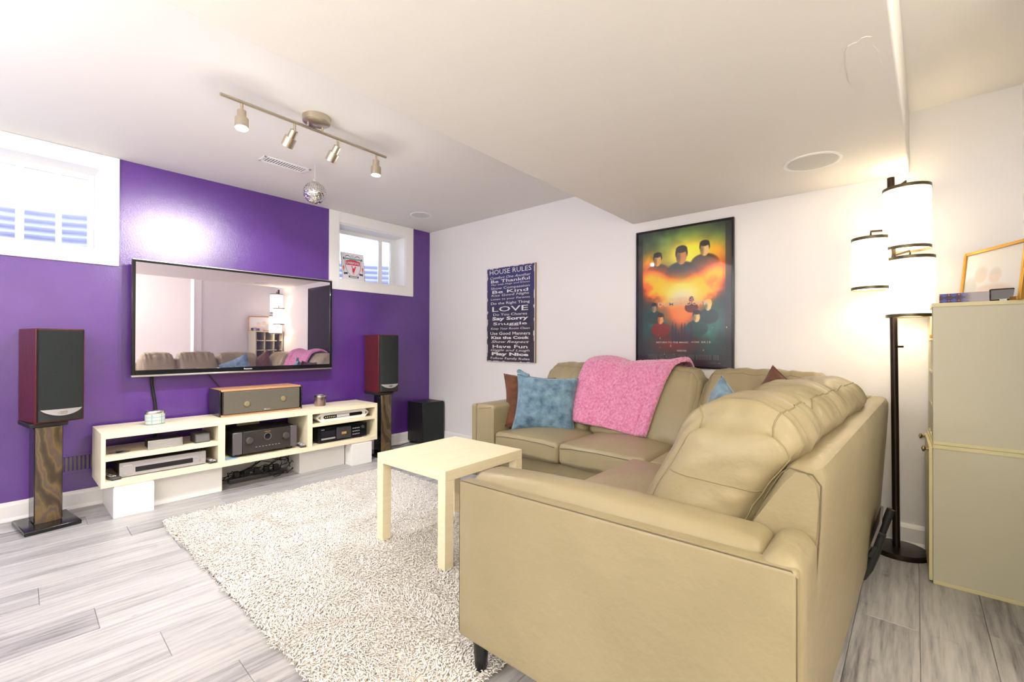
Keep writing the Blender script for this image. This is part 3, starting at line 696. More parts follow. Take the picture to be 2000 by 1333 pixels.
MB().box(-3.7765, -3.7745, 2.030, 2.075, .298, .318).build('door_window', plain('amber_print', srgb(190, 150, 84), .5), dk_)
MB().box(-3.782, -3.778, 1.845, 1.972, .270, .284).build('tray_strip', silver_p, dk_, bevel=.001)
MB().box(-3.782, -3.7795, 1.845, 1.972, .298, .345).build('display_window', plain('smoke_panel', (.02, .02, .025, 1), .08), dk_)
text_mb('SONY', .03, .007, .05).xf(lambda x, y, z: (-3.7805, 1.86+x, .358+z)).build('brand_lettering', lt_print, dk_)
MB().cyl((-3.781, 2.235, .338), (-3.762, 2.235, .338), .015, .014, 20).build('knob', grey_pl, dk_, smooth='auto')
for i in range(4):
    for j in range(3): MB().box(-3.782, -3.7785, 2.138+i*.019, 2.150+i*.019, .276+j*.027, .284+j*.027).build('button', silver_p, dk_)
for y in (1.86, 2.24): MB().cyl((-3.82, y, .241), (-3.82, y, .252), .016, n=12).build('foot', rubber, dk_)
sl = thing('spare_remote', 'small dark remote at the right end of the right bay shelf', 'remote control', (-3.87, 2.325, .424))
MB().box(-.05, .05, -.014, .014, 0, .014).build('remote_body', grey_pl, sl, local=True, bevel=.004)
# power strip and cable tangle under the middle bay
ps = thing('power_strip', 'black power strip with plugs under the middle of the console', 'power strip', (-4.0, 1.42, 0))
MB().box(-4.03, -3.97, 1.20, 1.62, .002, .036).build('strip_body', grey_pl, ps, bevel=.006)
for k in range(5): MB().box(-4.025, -3.985, 1.24+k*.075, 1.28+k*.075, .036, .085).build('plug', black_mt, ps, bevel=.005)
m = MB()
for k in range(11):
    p = Vector((-4.08+random.random()*.12, 1.14+random.random()*.1, .03)); pts = [p]
    for j in range(9):
        p = p+Vector((random.uniform(-.05, .05), random.uniform(.0, .11), random.uniform(-.05, .06))); p.z = min(max(p.z, .008), .17); p.x = min(max(p.x, -4.14), -3.90); p.y = min(p.y, 1.66); pts.append(p.copy())
    m.tube(pts, .0035, 5)
o = m.build('cable_tangle', rubber, smooth=True); o['kind'] = 'stuff'; tag(o, 'tangle of black cables on the floor under the console', 'cables')

# ------------------------------------------------------------------ coffee table
ctb = thing('coffee_table', 'small square birch coffee table standing on the shag rug', 'coffee table', (-1.942, 1.710, .018), rad(1.2))
hw, hd = .2835, .297; lw = .054
MB().box(-hw, hw, -hd, hd, .430, .482).build('table_top', birch, ctb, local=True, bevel=.0015)
for sx in (-1, 1):
    for sy in (-1, 1):
        x0, x1 = sorted((sx*hw, sx*(hw-lw))); y0, y1 = sorted((sy*hd, sy*(hd-lw)))
        MB().box(x0, x1, y0, y1, 0, .4295).build('leg', birch, ctb, local=True, bevel=.0012)

# ------------------------------------------------------------------ rug
rg = thing('shag_rug', 'cream shag rug with long pile in front of the sofa', 'rug', (-2.2, 1.46, 0))
RX0, RX1, RY0, RY1 = -3.45, -1.02, .665, 2.27
rb = MB().box(RX0+.02, RX1-.02, RY0+.02, RY1-.02, .0005, .012).build('rug_backing', rug_back, rg)
sp = .0082; gx, gy = np.meshgrid(np.arange(RX0+.012, RX1-.012, sp), np.arange(RY0+.012, RY1-.012, sp))
px = gx.ravel()+rng.uniform(-.5, .5, gx.size)*sp; py = gy.ravel()+rng.uniform(-.5, .5, gx.size)*sp
# rounded corners
cr = .05; dx = np.maximum(0, np.maximum(RX0+cr-px, px-(RX1-cr))); dy = np.maximum(0, np.maximum(RY0+cr-py, py-(RY1-cr)))
k = np.hypot(dx, dy) < cr; px, py = px[k], py[k]; N = len(px)
fl_ = np.array([0.0]*N)
ang = rng.uniform(0, 2*pi, N)*.75+2.2*np.array([vnoise(np.array([a*.35]), np.array([b*.35]), 6)[0] for a, b in zip(px[::1], py[::1])]) if False else rng.uniform(0, 2*pi, N)
flow = vnoise(px*.12+1, py*.12+1, 40, 2)*2*pi*1.5; ang = flow+rng.normal(0, .9, N)
ln = rng.uniform(.014, .026, N); hgt = rng.uniform(.010, .019, N); r0 = rng.uniform(.0024, .0034, N)
ca, sa = np.cos(ang), np.sin(ang); lv = []
for j, (fx, fz, fr) in enumerate(((0, 0, 1.0), (.35, .75, 1.15), (.85, .95, .8))):
    cx_ = px+ca*ln*fx; cy_ = py+sa*ln*fx; cz_ = .006+hgt*fz
    for q in range(3):
        aq = 2*pi*q/3+j*.5; lv.append(np.stack([cx_-sa*r0*fr*np.cos(aq)+ca*r0*fr*np.sin(aq)*.3, cy_+ca*r0*fr*np.cos(aq)+sa*r0*fr*np.sin(aq)*.3, cz_+r0*fr*np.sin(aq)], 1))
lv.append(np.stack([px+ca*ln*1.12, py+sa*ln*1.12, .006+hgt*.72], 1))
V = np.stack(lv, 1); V[:, :, 0] -= -2.2; V[:, :, 1] -= 1.46
base = (np.arange(N)*10)[:, None]; tri = []
for j in (0, 3):
    for q in range(3):
        a_, b_ = j+q, j+(q+1) % 3; tri += [(a_, b_, b_+3), (a_, b_+3, a_+3)]
for q in range(3): tri.append((6+q, 6+(q+1) % 3, 9))
tri = np.array(tri); Fx = (base[:, :, None]+tri[None]).reshape(-1, 3)
me = bpy.data.meshes.new('rug_pile'); me.vertices.add(N*10); me.vertices.foreach_set('co', V.reshape(-1).astype(np.float32))
me.loops.add(Fx.size); me.loops.foreach_set('vertex_index', Fx.ravel().astype(np.int32)); me.polygons.add(len(Fx))
me.polygons.foreach_set('loop_start', (np.arange(len(Fx))*3).astype(np.int32)); me.polygons.foreach_set('loop_total', np.full(len(Fx), 3, np.int32))
me.update(calc_edges=True); me.materials.append(shag); me.shade_smooth()
o = bpy.data.objects.new('rug_pile', me); COL.objects.link(o); o.parent = rg; o['kind'] = 'stuff'

# ------------------------------------------------------------------ sectional sofa
sf = thing('sectional_sofa', 'taupe leather L-shaped sectional sofa in the corner', 'sofa', (-.9, 1.9, 0))
def xo(y, z): return -.128+.044*(y-1.2)-.045*(1-min(1, max(0, (z-.1)/.72)))      # outer back plane of the right wing
YO = 3.285                                                                      # outer back plane of the far wing
def ctr(c): return lambda V, U: V+np.array(c)
def sbx(name, x0, x1, y0, y1, z0, z1, r, bulge=(0, 0, 0), amp=0, fs=5, seed=0, nf=8, nc=3, mt=lea, fn=None, parent=sf):
    c = ((x0+x1)/2, (y0+y1)/2, (z0+z1)/2)
    def f(V, U):
        V = V+np.array(c)
        return fn(V, U) if fn else V
    return softbox(x1-x0, y1-y0, z1-z0, r, bulge, nf, nc, amp, fs, seed, f).build(name, mt, parent, smooth=True)
# base frames
sbx('base_frame', -1.09, -.20, 1.10, 3.10, .125, .335, .012)
sbx('base_frame', -2.42, -1.02, 2.41, 3.20, .125, .335, .012)
for x, y in ((-1.075, 1.085), (-.26, 1.10), (-2.38, 2.44), (-2.38, 3.16), (-.28, 3.1), (-1.15, 2.46)):
    MB().lathe([(.019, 0), (.030, .125)], (x, y, .0), 18).build('leg', black_gl, sf, smooth='auto')
# near arm: outer panel, padded inner block, rear cap
AX0, AX1, AY = -1.135, -.150, 1.035
armz = lambda x: .655+.018*(x-AX0)/(AX1-AX0)
def armf(V, U):
    V = V.copy(); k = (V[:, 2] > .35); V[k, 2] += (.018*(V[k, 0]-AX0)/(AX1-AX0)); return V
sbx('arm_panel', AX0, AX1, AY, AY+.052, .128, .652, .010, fn=armf, nf=6)
sbx('arm_block', AX0-.004, AX1-.070, AY+.056, AY+.215, .130, .664, .038, (0, 0, .026), fn=armf, nf=8, amp=.002)
m = MB()
m.tube([(AX0+.002, AY+.003, .14), (AX0+.002, AY+.003, .64), (AX0+.012, AY+.002, .652), (-.6, AY+.001, armz(-.6)-.003), (AX1-.012, AY+.002, .668), (AX1-.003, AY+.003, .655), (AX1-.003, AY+.003, .14)], .0015, 6)
m.build('arm_piping', lea_dk, sf, smooth=True)
sbx('arm_cap', AX1-.078, AX1+.010, AY+.004, AY+.215, .128, .684, .036, (0, 0, .010), nf=5)
# far arm
FX0, FX1, FY = -2.440, -2.205, 2.350
sbx('arm_panel', FX0, FX0+.048, FY, 3.27, .128, .660, .012, nf=6)
sbx('arm_block', FX0+.045, FX1, FY-.004, 3.24, .130, .668, .030, (0, 0, .008), amp=.002)
MB().tube([(FX0+.08, FY-.003, .63), (FX1-.03, FY-.003, .652), (FX1-.004, FY+.01, .64), (FX1-.004, FY+.01, .2)], .0018, 6).build('arm_piping', lea_dk, sf, smooth=True)
# backs
def wedge(name, prof0, prof1, y0, y1, n, r):
    pass
# right wing back: swept profile (x,z) along y
m = MB(); ys = [1.235, 1.25, 1.30, 1.5, 1.8, 2.1, 2.4, 2.7, 3.0, 3.2, 3.245, 3.26]; ins = [.014, .004, 0, 0, 0, 0, 0, 0, 0, 0, .006, .02]; V = []
def bprof(y, i):
    o_ = lambda z: xo(y, z)
    a = [(o_(.10)-.0, .10+i), (o_(.3), .30), (o_(.55), .55), (o_(.76)-.0, .76), (o_(.80)-.003-i*.5, .800), (o_(.82)-.014-i, .822-i*.4), (o_(.83)-.035, .832-i), (o_(.83)-.065, .832-i), (o_(.83)-.085+i, .822-i), (o_(.83)-.10+i, .79), (o_(.83)-.19, .62), (o_(.83)-.25, .45), (o_(.83)-.25, .12)]
    return a
K = len(bprof(2, 0))
for y, i in zip(ys, ins):
    for (x, z) in bprof(y, i): V.append((x-(i*.6 if x > xo(y, z)-.03 else -i*.4), y, z))
F = []
for a in range(len(ys)-1):
    for b in range(K): F.append((a*K+b, a*K+(b+1) % K, (a+1)*K+(b+1) % K, (a+1)*K+b))
F += [tuple(range(K)), tuple(range(len(ys)*K-1, (len(ys)-1)*K-1, -1))]
m.add(V, F); fixn(m.build('back_frame', lea, sf, smooth='auto'))
y = 1.236; pr_ = [(xo(y, .12), .12)]+[(xo(y, .4)-.002, .4), (xo(y, .7)-.003, .70), (xo(y, .79)-.006, .795), (xo(y, .82)-.024, .818), (xo(y, .83)-.07, .826), (xo(y, .83)-.086, .812), (xo(y, .83)-.105, .78), (xo(y, .83)-.18, .62)]
MB().tube([(x, y-.002, z) for x, z in pr_], .0020, 6).build('back_piping', lea_dk, sf, smooth=True)
# far wing back
m = MB(); xs = [-2.205, -2.19, -2.15, -1.6, -1.0, -.5, -.16, -.12]; V = []
fp = [(YO-.04, .10), (YO-.02, .4), (YO, .76), (YO-.004, .80), (YO-.02, .825), (YO-.05, .83), (YO-.08, .825), (YO-.10, .79), (YO-.20, .60), (YO-.24, .42), (YO-.24, .12)]; K = len(fp)
for x in xs:
    for (yv, z) in fp: V.append((x, yv, z))
F = []
for a in range(len(xs)-1):
    for b in range(K): F.append((a*K+b, a*K+(b+1) % K, (a+1)*K+(b+1) % K, (a+1)*K+b))
F += [tuple(range(K)), tuple(range(len(xs)*K-1, (len(xs)-1)*K-1, -1))]
m.add(V, F); fixn(m.build('back_frame', lea, sf, smooth='auto'))
# seat cushions
def seat(x0, x1, y0, y1, seed, front=None):
    o = sbx('seat_cushion', x0, x1, y0, y1, .345, .478, .030, (.004, .004, .040), .005, 5, seed, 12, 4)
    e = .003; z = .458
    P = [(x0-e, y0-e), (x1+e, y0-e), (x1+e, y1+e), (x0-e, y1+e)]
    if front == 's': pts = [(x0+.02, y0-.0015, z-.008), (x0+.1, y0-.003, z+.002), ((x0+x1)/2, y0-.004, z+.006), (x1-.1, y0-.003, z+.002), (x1-.02, y0-.0015, z-.008)]
    else: pts = [(x0-.0015, y0+.02, z-.008), (x0-.003, y0+.1, z+.002), (x0-.004, (y0+y1)/2, z+.006), (x0-.003, y1-.1, z+.002), (x0-.0015, y1-.02, z-.008)]
    MB().tube(pts, .0018, 6).build('seat_piping', lea_dk, o, smooth=True); return o
seat(-2.200, -1.652, 2.345, 3.0, 1, 's'); seat(-1.648, -1.06, 2.345, 3.0, 2, 's')
seat(-1.125, -.42, 1.255, 1.70, 3, 'w'); seat(-1.135, -.42, 1.705, 2.335, 4, 'w'); seat(-1.05, -.42, 2.345, 3.0, 5, 's')
# back cushions. right wing: long axis y, face towards -x; far wing: long axis x, face towards -y
def backcush(wing, a0, a1, seed, hump=0.0, top=.955, slouch=.0):
    L = a1-a0; c = (a0+a1)/2
    def f(V, U):
        s = U[:, 2]; h = (V[:, 2]+.25)/.50                 # 0 bottom .. 1 top
        h = np.clip(h, -.1, 1.2); dpt = V[:, 1]/.13          # -1 front .. 1 rear
        fr = -.535+(.225)*h; re = np.interp(h, [0, .32, .67, .82, .95, 1.05], [-.245, -.185, -.098, -.060, -.085, -.13])                # offsets from outer plane (front, rear)
        fr = fr-.012*np.sin(pi*np.clip(h, 0, 1))
        d = (fr+re)/2+dpt*(re-fr)/2
        z = .462+h*(top-.462)+(hump-.055*np.abs(U[:, 0])**8)*np.clip(h*2-1, 0, 1)
        al = c+V[:, 0]
        # gathered pleats along the top seams
        pl_ = .0075*np.sin(al*95+seed*2+2.5*np.sin(al*23+seed))*np.exp(-((h-.93)/.13)**2)
        z = z+pl_*.8; d = d+pl_*.8*np.tanh(dpt*5)
        en = np.exp(-((1-np.abs(U[:, 0]))/.16)**2)*np.clip(1.2-h, 0, 1); pk = .007*np.sin(h*46+seed*3+dpt*4)*np.exp(-((dpt-.55)/.22)**2)*en
        d = d+pk; al = al+pk*.8
        if wing == 'r': return np.stack([xo(2.0, .83)*0+(-.128+.044*(al-1.2))+d, al, z], 1)
        return np.stack([al, YO+d, z], 1)
    sbm = softbox(L, .26, .50, .070, (.016, .018, .012), 20, 6, .008, 7, seed, f); ob = sbm.build('back_cushion', lea, sf, smooth=True)
    U_ = sbm.U; PV = np.array(sbm.V); cen = PV.mean(0)
    for sg_ in (-1, 1):
        e = np.abs(U_[:, 1]-sg_) < 1e-4
        a_ = [k for k in np.where(e & (np.abs(U_[:, 0]+1) < 1e-4))[0]]; a_.sort(key=lambda k: U_[k, 2])
        b_ = [k for k in np.where(e & (np.abs(U_[:, 2]-1) < 1e-4))[0]]; b_.sort(key=lambda k: U_[k, 0])
        c_ = [k for k in np.where(e & (np.abs(U_[:, 0]-1) < 1e-4))[0]]; c_.sort(key=lambda k: -U_[k, 2])
        ids = a_+b_[1:-1]+c_; pts = [tuple(PV[k]+(PV[k]-cen)/np.linalg.norm(PV[k]-cen)*.0008) for k in ids]
        MB().tube(pts, .0022, 6).build('cushion_piping', lea_st, ob, smooth=True)
    if seed == 1:
        e = np.abs(U_[:, 0]+1) < 1e-4; hs = sorted(set(np.round(U_[e][:, 2], 5))); lv = min(hs, key=lambda q: abs(q-.30))
        a_ = [k for k in np.where(e & (np.abs(U_[:, 2]-lv) < 1e-4) & (np.abs(U_[:, 1]) < .999))[0]]; a_.sort(key=lambda k: U_[k, 1])
        MB().tube([(PV[k][0], PV[k][1]-.0006, PV[k][2]-.012*i_/len(a_)) for i_, k in enumerate(a_)], .0016, 6).build('panel_seam', lea_st, ob, smooth=True)
    return ob
backcush('r', 1.258, 1.665, 1, .010, .950); backcush('r', 1.675, 2.175, 2, .012, .955); backcush('r', 2.185, 2.76, 3, .01, .945)
backcush('f', -2.185, -1.705, 4, .02, .935); backcush('f', -1.695, -.965, 5, .02, .94); backcush('f', -.955, -.265, 6, .01, .945)

# pink blanket over the far back cushions
bk = thing('fleece_blanket', 'pink fluffy fleece blanket draped over the sofa back', 'blanket', (-1.45, 3.0, .6))
nu, nv = 230, 200; V = []; path = []
def bpath(s):
    # s 0 = front hem, 1 = behind back ; returns (y,z)
    P = [(2.755, .555), (2.792, .66), (2.845, .78), (2.908, .89), (2.960, .958), (3.045, .985), (3.12, .985), (3.18, .955), (3.215, .90), (3.235, .86)]
    q = s*(len(P)-1); i = min(int(q), len(P)-2); f = q-i
    p0, p1, p2, p3 = P[max(i-1, 0)], P[i], P[i+1], P[min(i+2, len(P)-1)]
    return [.5*((2*p1[k])+(-p0[k]+p2[k])*f+(2*p0[k]-5*p1[k]+4*p2[k]-p3[k])*f*f+(-p0[k]+3*p1[k]-3*p2[k]+p3[k])*f**3) for k in (0, 1)]
for j in range(nv+1):
    s = j/nv; y_, z_ = bpath(s); y2, z2 = bpath(min(1, s+.01)); ny, nz = -(z2-z_), (y2-y_); l_ = math.hypot(ny, nz) or 1; ny, nz = ny/l_, nz/l_
    for i in range(nu+1):
        u = i/nu; xl = -1.862+.09*s; xr = -1.235+.155*min(1, s*1.5); x = xl+(xr-xl)*u
        zz = z_-(.045*u+.004*sin(u*9))*max(0, 1-s*2.2)
        fold = .016*math.exp(-((u-.36-.1*s)/.07)**2)*(-1)+.018*math.exp(-((u-.18)/.16)**2)+.014*sin(u*7+s*2)*.5+(.02*max(0, (u-.86)/.14) if u > .86 else 0)-.012*math.exp(-((u-.86)/.012)**2)
        v_ = noise.noise(Vector((x*95, s*70, 0)))*.007+noise.noise(Vector((x*190, s*150, 5)))*.003
        off = .016+fold+v_; ed = min(u, 1-u, s*1.2)/.02
        off *= min(1, .25+.75*ed) if ed < 1 else 1
        V.append((x+.004*noise.noise(Vector((s*60, u*3, 2)))*(1 if u in (0, 1) else 0), y_+ny*off, zz+nz*off))
F = [(j*(nu+1)+i, j*(nu+1)+i+1, (j+1)*(nu+1)+i+1, (j+1)*(nu+1)+i) for j in range(nv) for i in range(nu)]
o = MB().add(V, F).build('blanket_cloth', fleece, bk, smooth=True)
md = o.modifiers.new('thick', 'SOLIDIFY'); md.thickness = .014; md.offset = -1

# throw pillows
def pillow(name, label, c, w, h, th_, rot, mt, seed, ears=.035):
    t_ = thing(name, label, 'pillow', c); t_.rotation_euler = rot
    n = 34; V = []; F = []
    for s_ in (-1, 1):
        for j in range(n+1):
            for i in range(n+1):
                u = -1+2*i/n; v = -1+2*j/n
                pin = 1-.10*(1-u*u)*abs(v)**2; pin2 = 1-.10*(1-v*v)*abs(u)**2
                x = u*w/2*pin2; z = v*h/2*pin
                e = (1-abs(u)**2.2)*(1-abs(v)**2.2); tt = th_/2*(max(e, 0)**.42)
                q = Vector((u*2.2+seed, v*2.2, s_*.5)); tt *= 1+.22*noise.noise(q*1.4)
                wr_ = .006*noise.noise(q*3.1)*(min(1, e*4))
                V.append((x, s_*tt+wr_, z+.004*noise.noise(q*2)))
    N_ = (n+1)**2
    for s_ in (0, 1):
        for j in range(n):
            for i in range(n):
                a = s_*N_+j*(n+1)+i; q = (a, a+1, a+n+2, a+n+1); F.append(q if s_ == 0 else q[::-1])
    m_ = MB().add(V, F)
    o = m_.build('pillow_body', mt, t_, local=True, smooth=True)
    import bmesh
    bm = bmesh.new(); bm.from_mesh(o.data); bmesh.ops.remove_doubles(bm, verts=bm.verts, dist=.0006); bmesh.ops.recalc_face_normals(bm, faces=bm.faces); bm.to_mesh(o.data); bm.free(); o.data.shade_smooth()
    pts = []
    for k in range(4*16):
        sd, q = divmod(k, 16); u = -1+2*q/16
        if sd == 0: uu, vv = u, -1
        elif sd == 1: uu, vv = 1, u
        elif sd == 2: uu, vv = -u, 1
        else: uu, vv = -1, -u
        pts.append((uu*w/2*(1-.10*(1-vv*vv)*abs(uu)**2), 0, vv*h/2*(1-.10*(1-uu*uu)*abs(vv)**2)))
    MB().tube(pts, .0035, 6, closed=True).build('pillow_piping', mt, t_, local=True, smooth=True)
    return t_
pillow('throw_pillow', 'brown suede pillow behind the blue one by the left arm of the sofa', (-2.110, 2.715, .672), .50, .42, .12, (rad(-24), rad(4), rad(50)), suede, 3)
bp = pillow('throw_pillow', 'blue velvet pillow leaning beside the pink blanket', (-1.975, 2.655, .672), .46, .42, .15, (rad(-17), rad(3), rad(30)), velvet, 8)
tb = softbox(.11, .035, .035, .016, (0, 0, 0), 6, 3, .008, 20, 2).build('tied_corner', velvet, bp, local=True, smooth=True); tb.location = (-.185, -.02, .212); tb.rotation_euler = (0, rad(25), 0)
pillow('throw_pillow', 'blue denim-coloured pillow half hidden behind the near back cushions', (-.66, 2.36, .668), .44, .44, .15, (rad(-12), rad(24), rad(-50)), velvet, 12)
pillow('throw_pillow', 'brown suede pillow in the inner corner of the sofa', (-.480, 2.74, .700), .46, .44, .14, (rad(-15), rad(30), rad(-30)), suede, 15)

# ------------------------------------------------------------------ wall art
sg = thing('house_rules_sign', 'tall dark navy wooden sign of house rules on the white wall', 'sign', (-2.916, YB-.012, 1.408))
SW, SH = .637, .952
nv_ = lambda u, v: fbm(u, v, 5)
def signc(u, v):
    c = np.ones(u.shape+(3,))*np.array([.20, .19, .40])*(1-.0*v[..., None]); g = np.clip((v-.25)*1.6, 0, 1)[..., None]
    c = np.array([.19, .17, .22])*(1-g)+np.array([.21, .20, .43])*g; c = c+(fbm(u, v, 9, 5)-.5)[..., None]*.08
    e = np.minimum(u, 1-u); e2 = np.minimum(v, 1-v)
    wear = (e < .012+.028*np.clip(vnoise(u, v, 22, 4)-.45, 0, 1)*1.9) | (e2 < .004+.02*np.clip(vnoise(u, v, 25, 9)-.55, 0, 1))
    c[wear] = (.82, .80, .82); return c
MB().box(-SW/2, SW/2, -.010, .012, -SH/2, SH/2).build('sign_board', plain('sign_edge', srgb(140, 118, 84), .7), sg, local=True)
paint_obj('sign_face', SW, SH, 110, 170, signc, sg, (0, -.0105, 0))
rows = [('HOUSE RULES', .045, .052, .86, 0, 0), ('Comfort One Another', .106, .028, .84, 0, .35), ('Be Thankful', .145, .034, .80, .012, 0), ('Play with Hugs and Kisses', .182, .022, .80, 0, .2),
        ('Show Compassion', .222, .034, .80, 0, 0), ('Be Kind', .258, .034, .74, .012, 0), ('Kiss Good Night', .298, .032, .78, 0, .15), ('Listen to your Parents', .338, .027, .80, 0, 0),
        ('Do the Right Thing', .384, .036, .80, .004, 0), ('LOVE', .442, .056, .74, .004, 0), ('Do You Chores', .500, .028, .70, 0, 0), ('Say Sorry', .548, .048, .74, .035, 0),
        ('Snuggle', .602, .040, .70, .01, 0), ('Keep Your Room Clean', .652, .030, .80, 0, .2), ('Use Good Manners', .700, .034, .82, .01, 0), ('Kiss the Cook', .745, .032, .78, .035, 0),
        ('Show Respect', .792, .036, .78, .006, .35), ('Have Fun', .838, .036, .72, .016, 0), ('Giggle and Laugh', .880, .032, .80, 0, .3), ('Play Nice', .922, .044, .76, .045, 0), ('Follow Family Rules', .966, .030, .80, .008, 0)]
m = MB()
for body, fy, hh, ww, bold, sh in rows:
    tm = text_mb(body, SW*ww, SH*hh*.95, bold, sh); zc = SH/2-SH*fy
    m.add([(x, y-.0112, z+zc) for x, y, z in tm.V], tm.F)
m.build('sign_lettering', lt_print, sg, local=True)

po = thing('framed_poster', 'large framed film poster in dark teal with a fiery orange burst', 'poster', (-1.2205, YB-.012, 1.470))
PWd, PHt = .720, 1.058
m = MB(); fb = .014
m.box(-PWd/2, -PWd/2+fb, -.014, .012, -PHt/2, PHt/2).box(PWd/2-fb, PWd/2, -.014, .012, -PHt/2, PHt/2).box(-PWd/2+fb, PWd/2-fb, -.014, .012, PHt/2-fb, PHt/2).box(-PWd/2+fb, PWd/2-fb, -.014, .012, -PHt/2, -PHt/2+fb)
m.build('poster_frame', black_gl, po, local=True, bevel=.002)
def posterc(u, v):
    x = u-.5; n1 = fbm(u, v*1.4, 4, 1); n2 = fbm(u, v*1.4, 9, 6)
    c = np.ones(u.shape+(3,))*np.array([.13, .15, .17])
    def mixc(mk, col): 
        nonlocal c
        mk = np.clip(mk, 0, 1)[..., None]; c = c*(1-mk)+np.array(col)*mk
    mixc(np.exp(-((v-.86)/.14)**2)*np.exp(-(x/.42)**2)*(n1*2.2), (.50, .66, .40))
    mixc(np.exp(-((v-.80)/.11)**2)*np.exp(-((x-.10)/.28)**2)*1.3, (.98, .88, .36))
    mixc(np.exp(-((v-.78)/.07)**2)*np.exp(-((np.abs(x)-.34)/.12)**2)*n1*1.8, (.95, .72, .20))
    mixc(np.exp(-((v-.25)/.18)**2)*np.exp(-((np.abs(x)-.30)/.14)**2)*n1*1.8, (.20, .50, .46))
    def bust(cx, cy, s, body, skin, hair):
        bx_ = ((x-cx)/(1.5*s))**2+((v-(cy-1.05*s))/(.75*s))**2; mixc((1-bx_)*4, body); mixc((1-((x-cx)/(.3*s))**2-((v-cy+.5*s)/(.3*s))**2)*4, body)
        hd_ = ((x-cx)/(.54*s))**2+((v-cy-.12*s)/(.44*s))**2; mixc((1-hd_)*5, hair)
        fc = ((x-cx)/(.45*s))**2+((v-cy+.08*s)/(.48*s))**2; mixc((1-fc)*3.5, skin); mixc((1-((x-cx+.3*s)/(.3*s))**2-((v-cy+.1*s)/(.5*s))**2)*(fc < 1)*.55, body)
        mixc((1-((x-cx)/(.50*s))**2-((v-cy-.34*s)/(.22*s))**2)*4, hair)
    bust(-.27, .79, .100, (.22, .22, .15), (.80, .66, .42), (.14, .12, .08)); bust(.235, .83, .105, (.26, .24, .16), (.86, .76, .58), (.22, .19, .13)); bust(-.005, .80, .130, (.13, .16, .17), (.76, .56, .36), (.18, .14, .10))
    d = np.abs(v-(.50+.34*np.abs(x)**1.05)+.05*(n2-.5)); fire = np.exp(-(d/(.075+.075*n2))**2)*np.exp(-(x/.46)**6)
    mixc(fire*1.7, (.97, .42, .08)); mixc(np.clip(fire*2-.6, 0, 1)*(n2*2.0), (1, .74, .20))
    mixc(np.exp(-((v-.52)/.10)**2)*np.exp(-(x/.20)**2)*1.6, (1, .86, .45)); mixc(np.exp(-((v-.49)/.06)**2)*np.exp(-(x/.12)**2)*1.2, (1, .97, .88))
    mixc(np.exp(-((v-.38)/.11)**2)*np.exp(-(x/.16)**2)*1.1, (.98, .58, .34)); mixc(np.exp(-((v-.16)/.09)**2)*np.exp(-((x+.1)/.26)**2)*.8, (.50, .15, .13))
    bust(-.31, .43, .07, (.12, .26, .25), (.62, .55, .46), (.12, .10, .10)); bust(.10, .47, .05, (.40, .16, .12), (.7, .45, .35), (.3, .12, .1)); bust(.27, .43, .075, (.13, .24, .23), (.92, .78, .58), (.88, .76, .48))
    bust(-.235, .345, .078, (.46, .13, .10), (.85, .64, .44), (.2, .1, .08)); bust(.155, .355, .082, (.12, .28, .27), (.92, .78, .58), (.15, .13, .1))
    for k_ in range(7):
        cxk = -.10+.033*k_; hk = .235+.06*abs(np.cos(k_*2.1+.5)); mixc(((np.abs(x-cxk) < .014*np.clip((hk+.03-v)/.05, 0, 1)) & (v > .17))*.85, (.20, .18, .26))
    mixc(np.clip((.10-v)*14, 0, 1)*.8, (.17, .13, .17)); mixc((np.abs(x) > .44)*.6, (.12, .12, .16))
    sp_ = (vnoise(u, v, 58, 3) > .975) & (v < .35); c[sp_] = (.9, .8, .55)
    g_ = c.mean(-1, keepdims=True); c = g_+(c-g_)*1.25; return (c-.4)*1.15+.40
paint_obj('poster_print', PWd-2*fb, PHt-2*fb, 200, 290, posterc, po, (0, -.003, 0))
m = MB()
for body, fz, hh, ww, bold, cx_ in (('SECRETS OF', .485, .018, .26, 0, 0), ('DUMBLEDORE', .452, .030, .50, .004, 0), ('RETURN TO THE MAGIC', .178, .012, .34, .01, -.10), ('ONLY IN THEATERS', .180, .010, .08, .01, .135), ('04.15', .180, .014, .09, 0, .24), ('WIZARDING WORLD', .120, .012, .10, .01, 0), ('EXPERIENCE IT IN IMAX', .045, .008, .20, .02, -.01)):
    tm = text_mb(body, PWd*ww, PHt*hh, bold); m.add([(x+cx_*PWd, y-.0045, z+PHt*(fz-.5)) for x, y, z in tm.V], tm.F)
m.build('poster_lettering', plain('poster_type', srgb(226, 208, 190), .6), po, local=True)
m = MB()
for k in range(4):
    tm = text_mb('IlIIlIlI lIIl IIlIlIII lIIlII IlIIl IlIIlIlIIlI IIlI', PWd*.72, .006, 0); m.add([(x, y-.0045, z+PHt*(.090-.5)-k*.0095) for x, y, z in tm.V], tm.F)
m.build('credit_lines', plain('credit_type', srgb(120, 110, 112), .6), po, local=True)
MB().box(-PWd/2+fb, PWd/2-fb, -.0085, -.0075, -PHt/2+fb, PHt/2-fb).build('glazing', glaze_m, po, local=True)

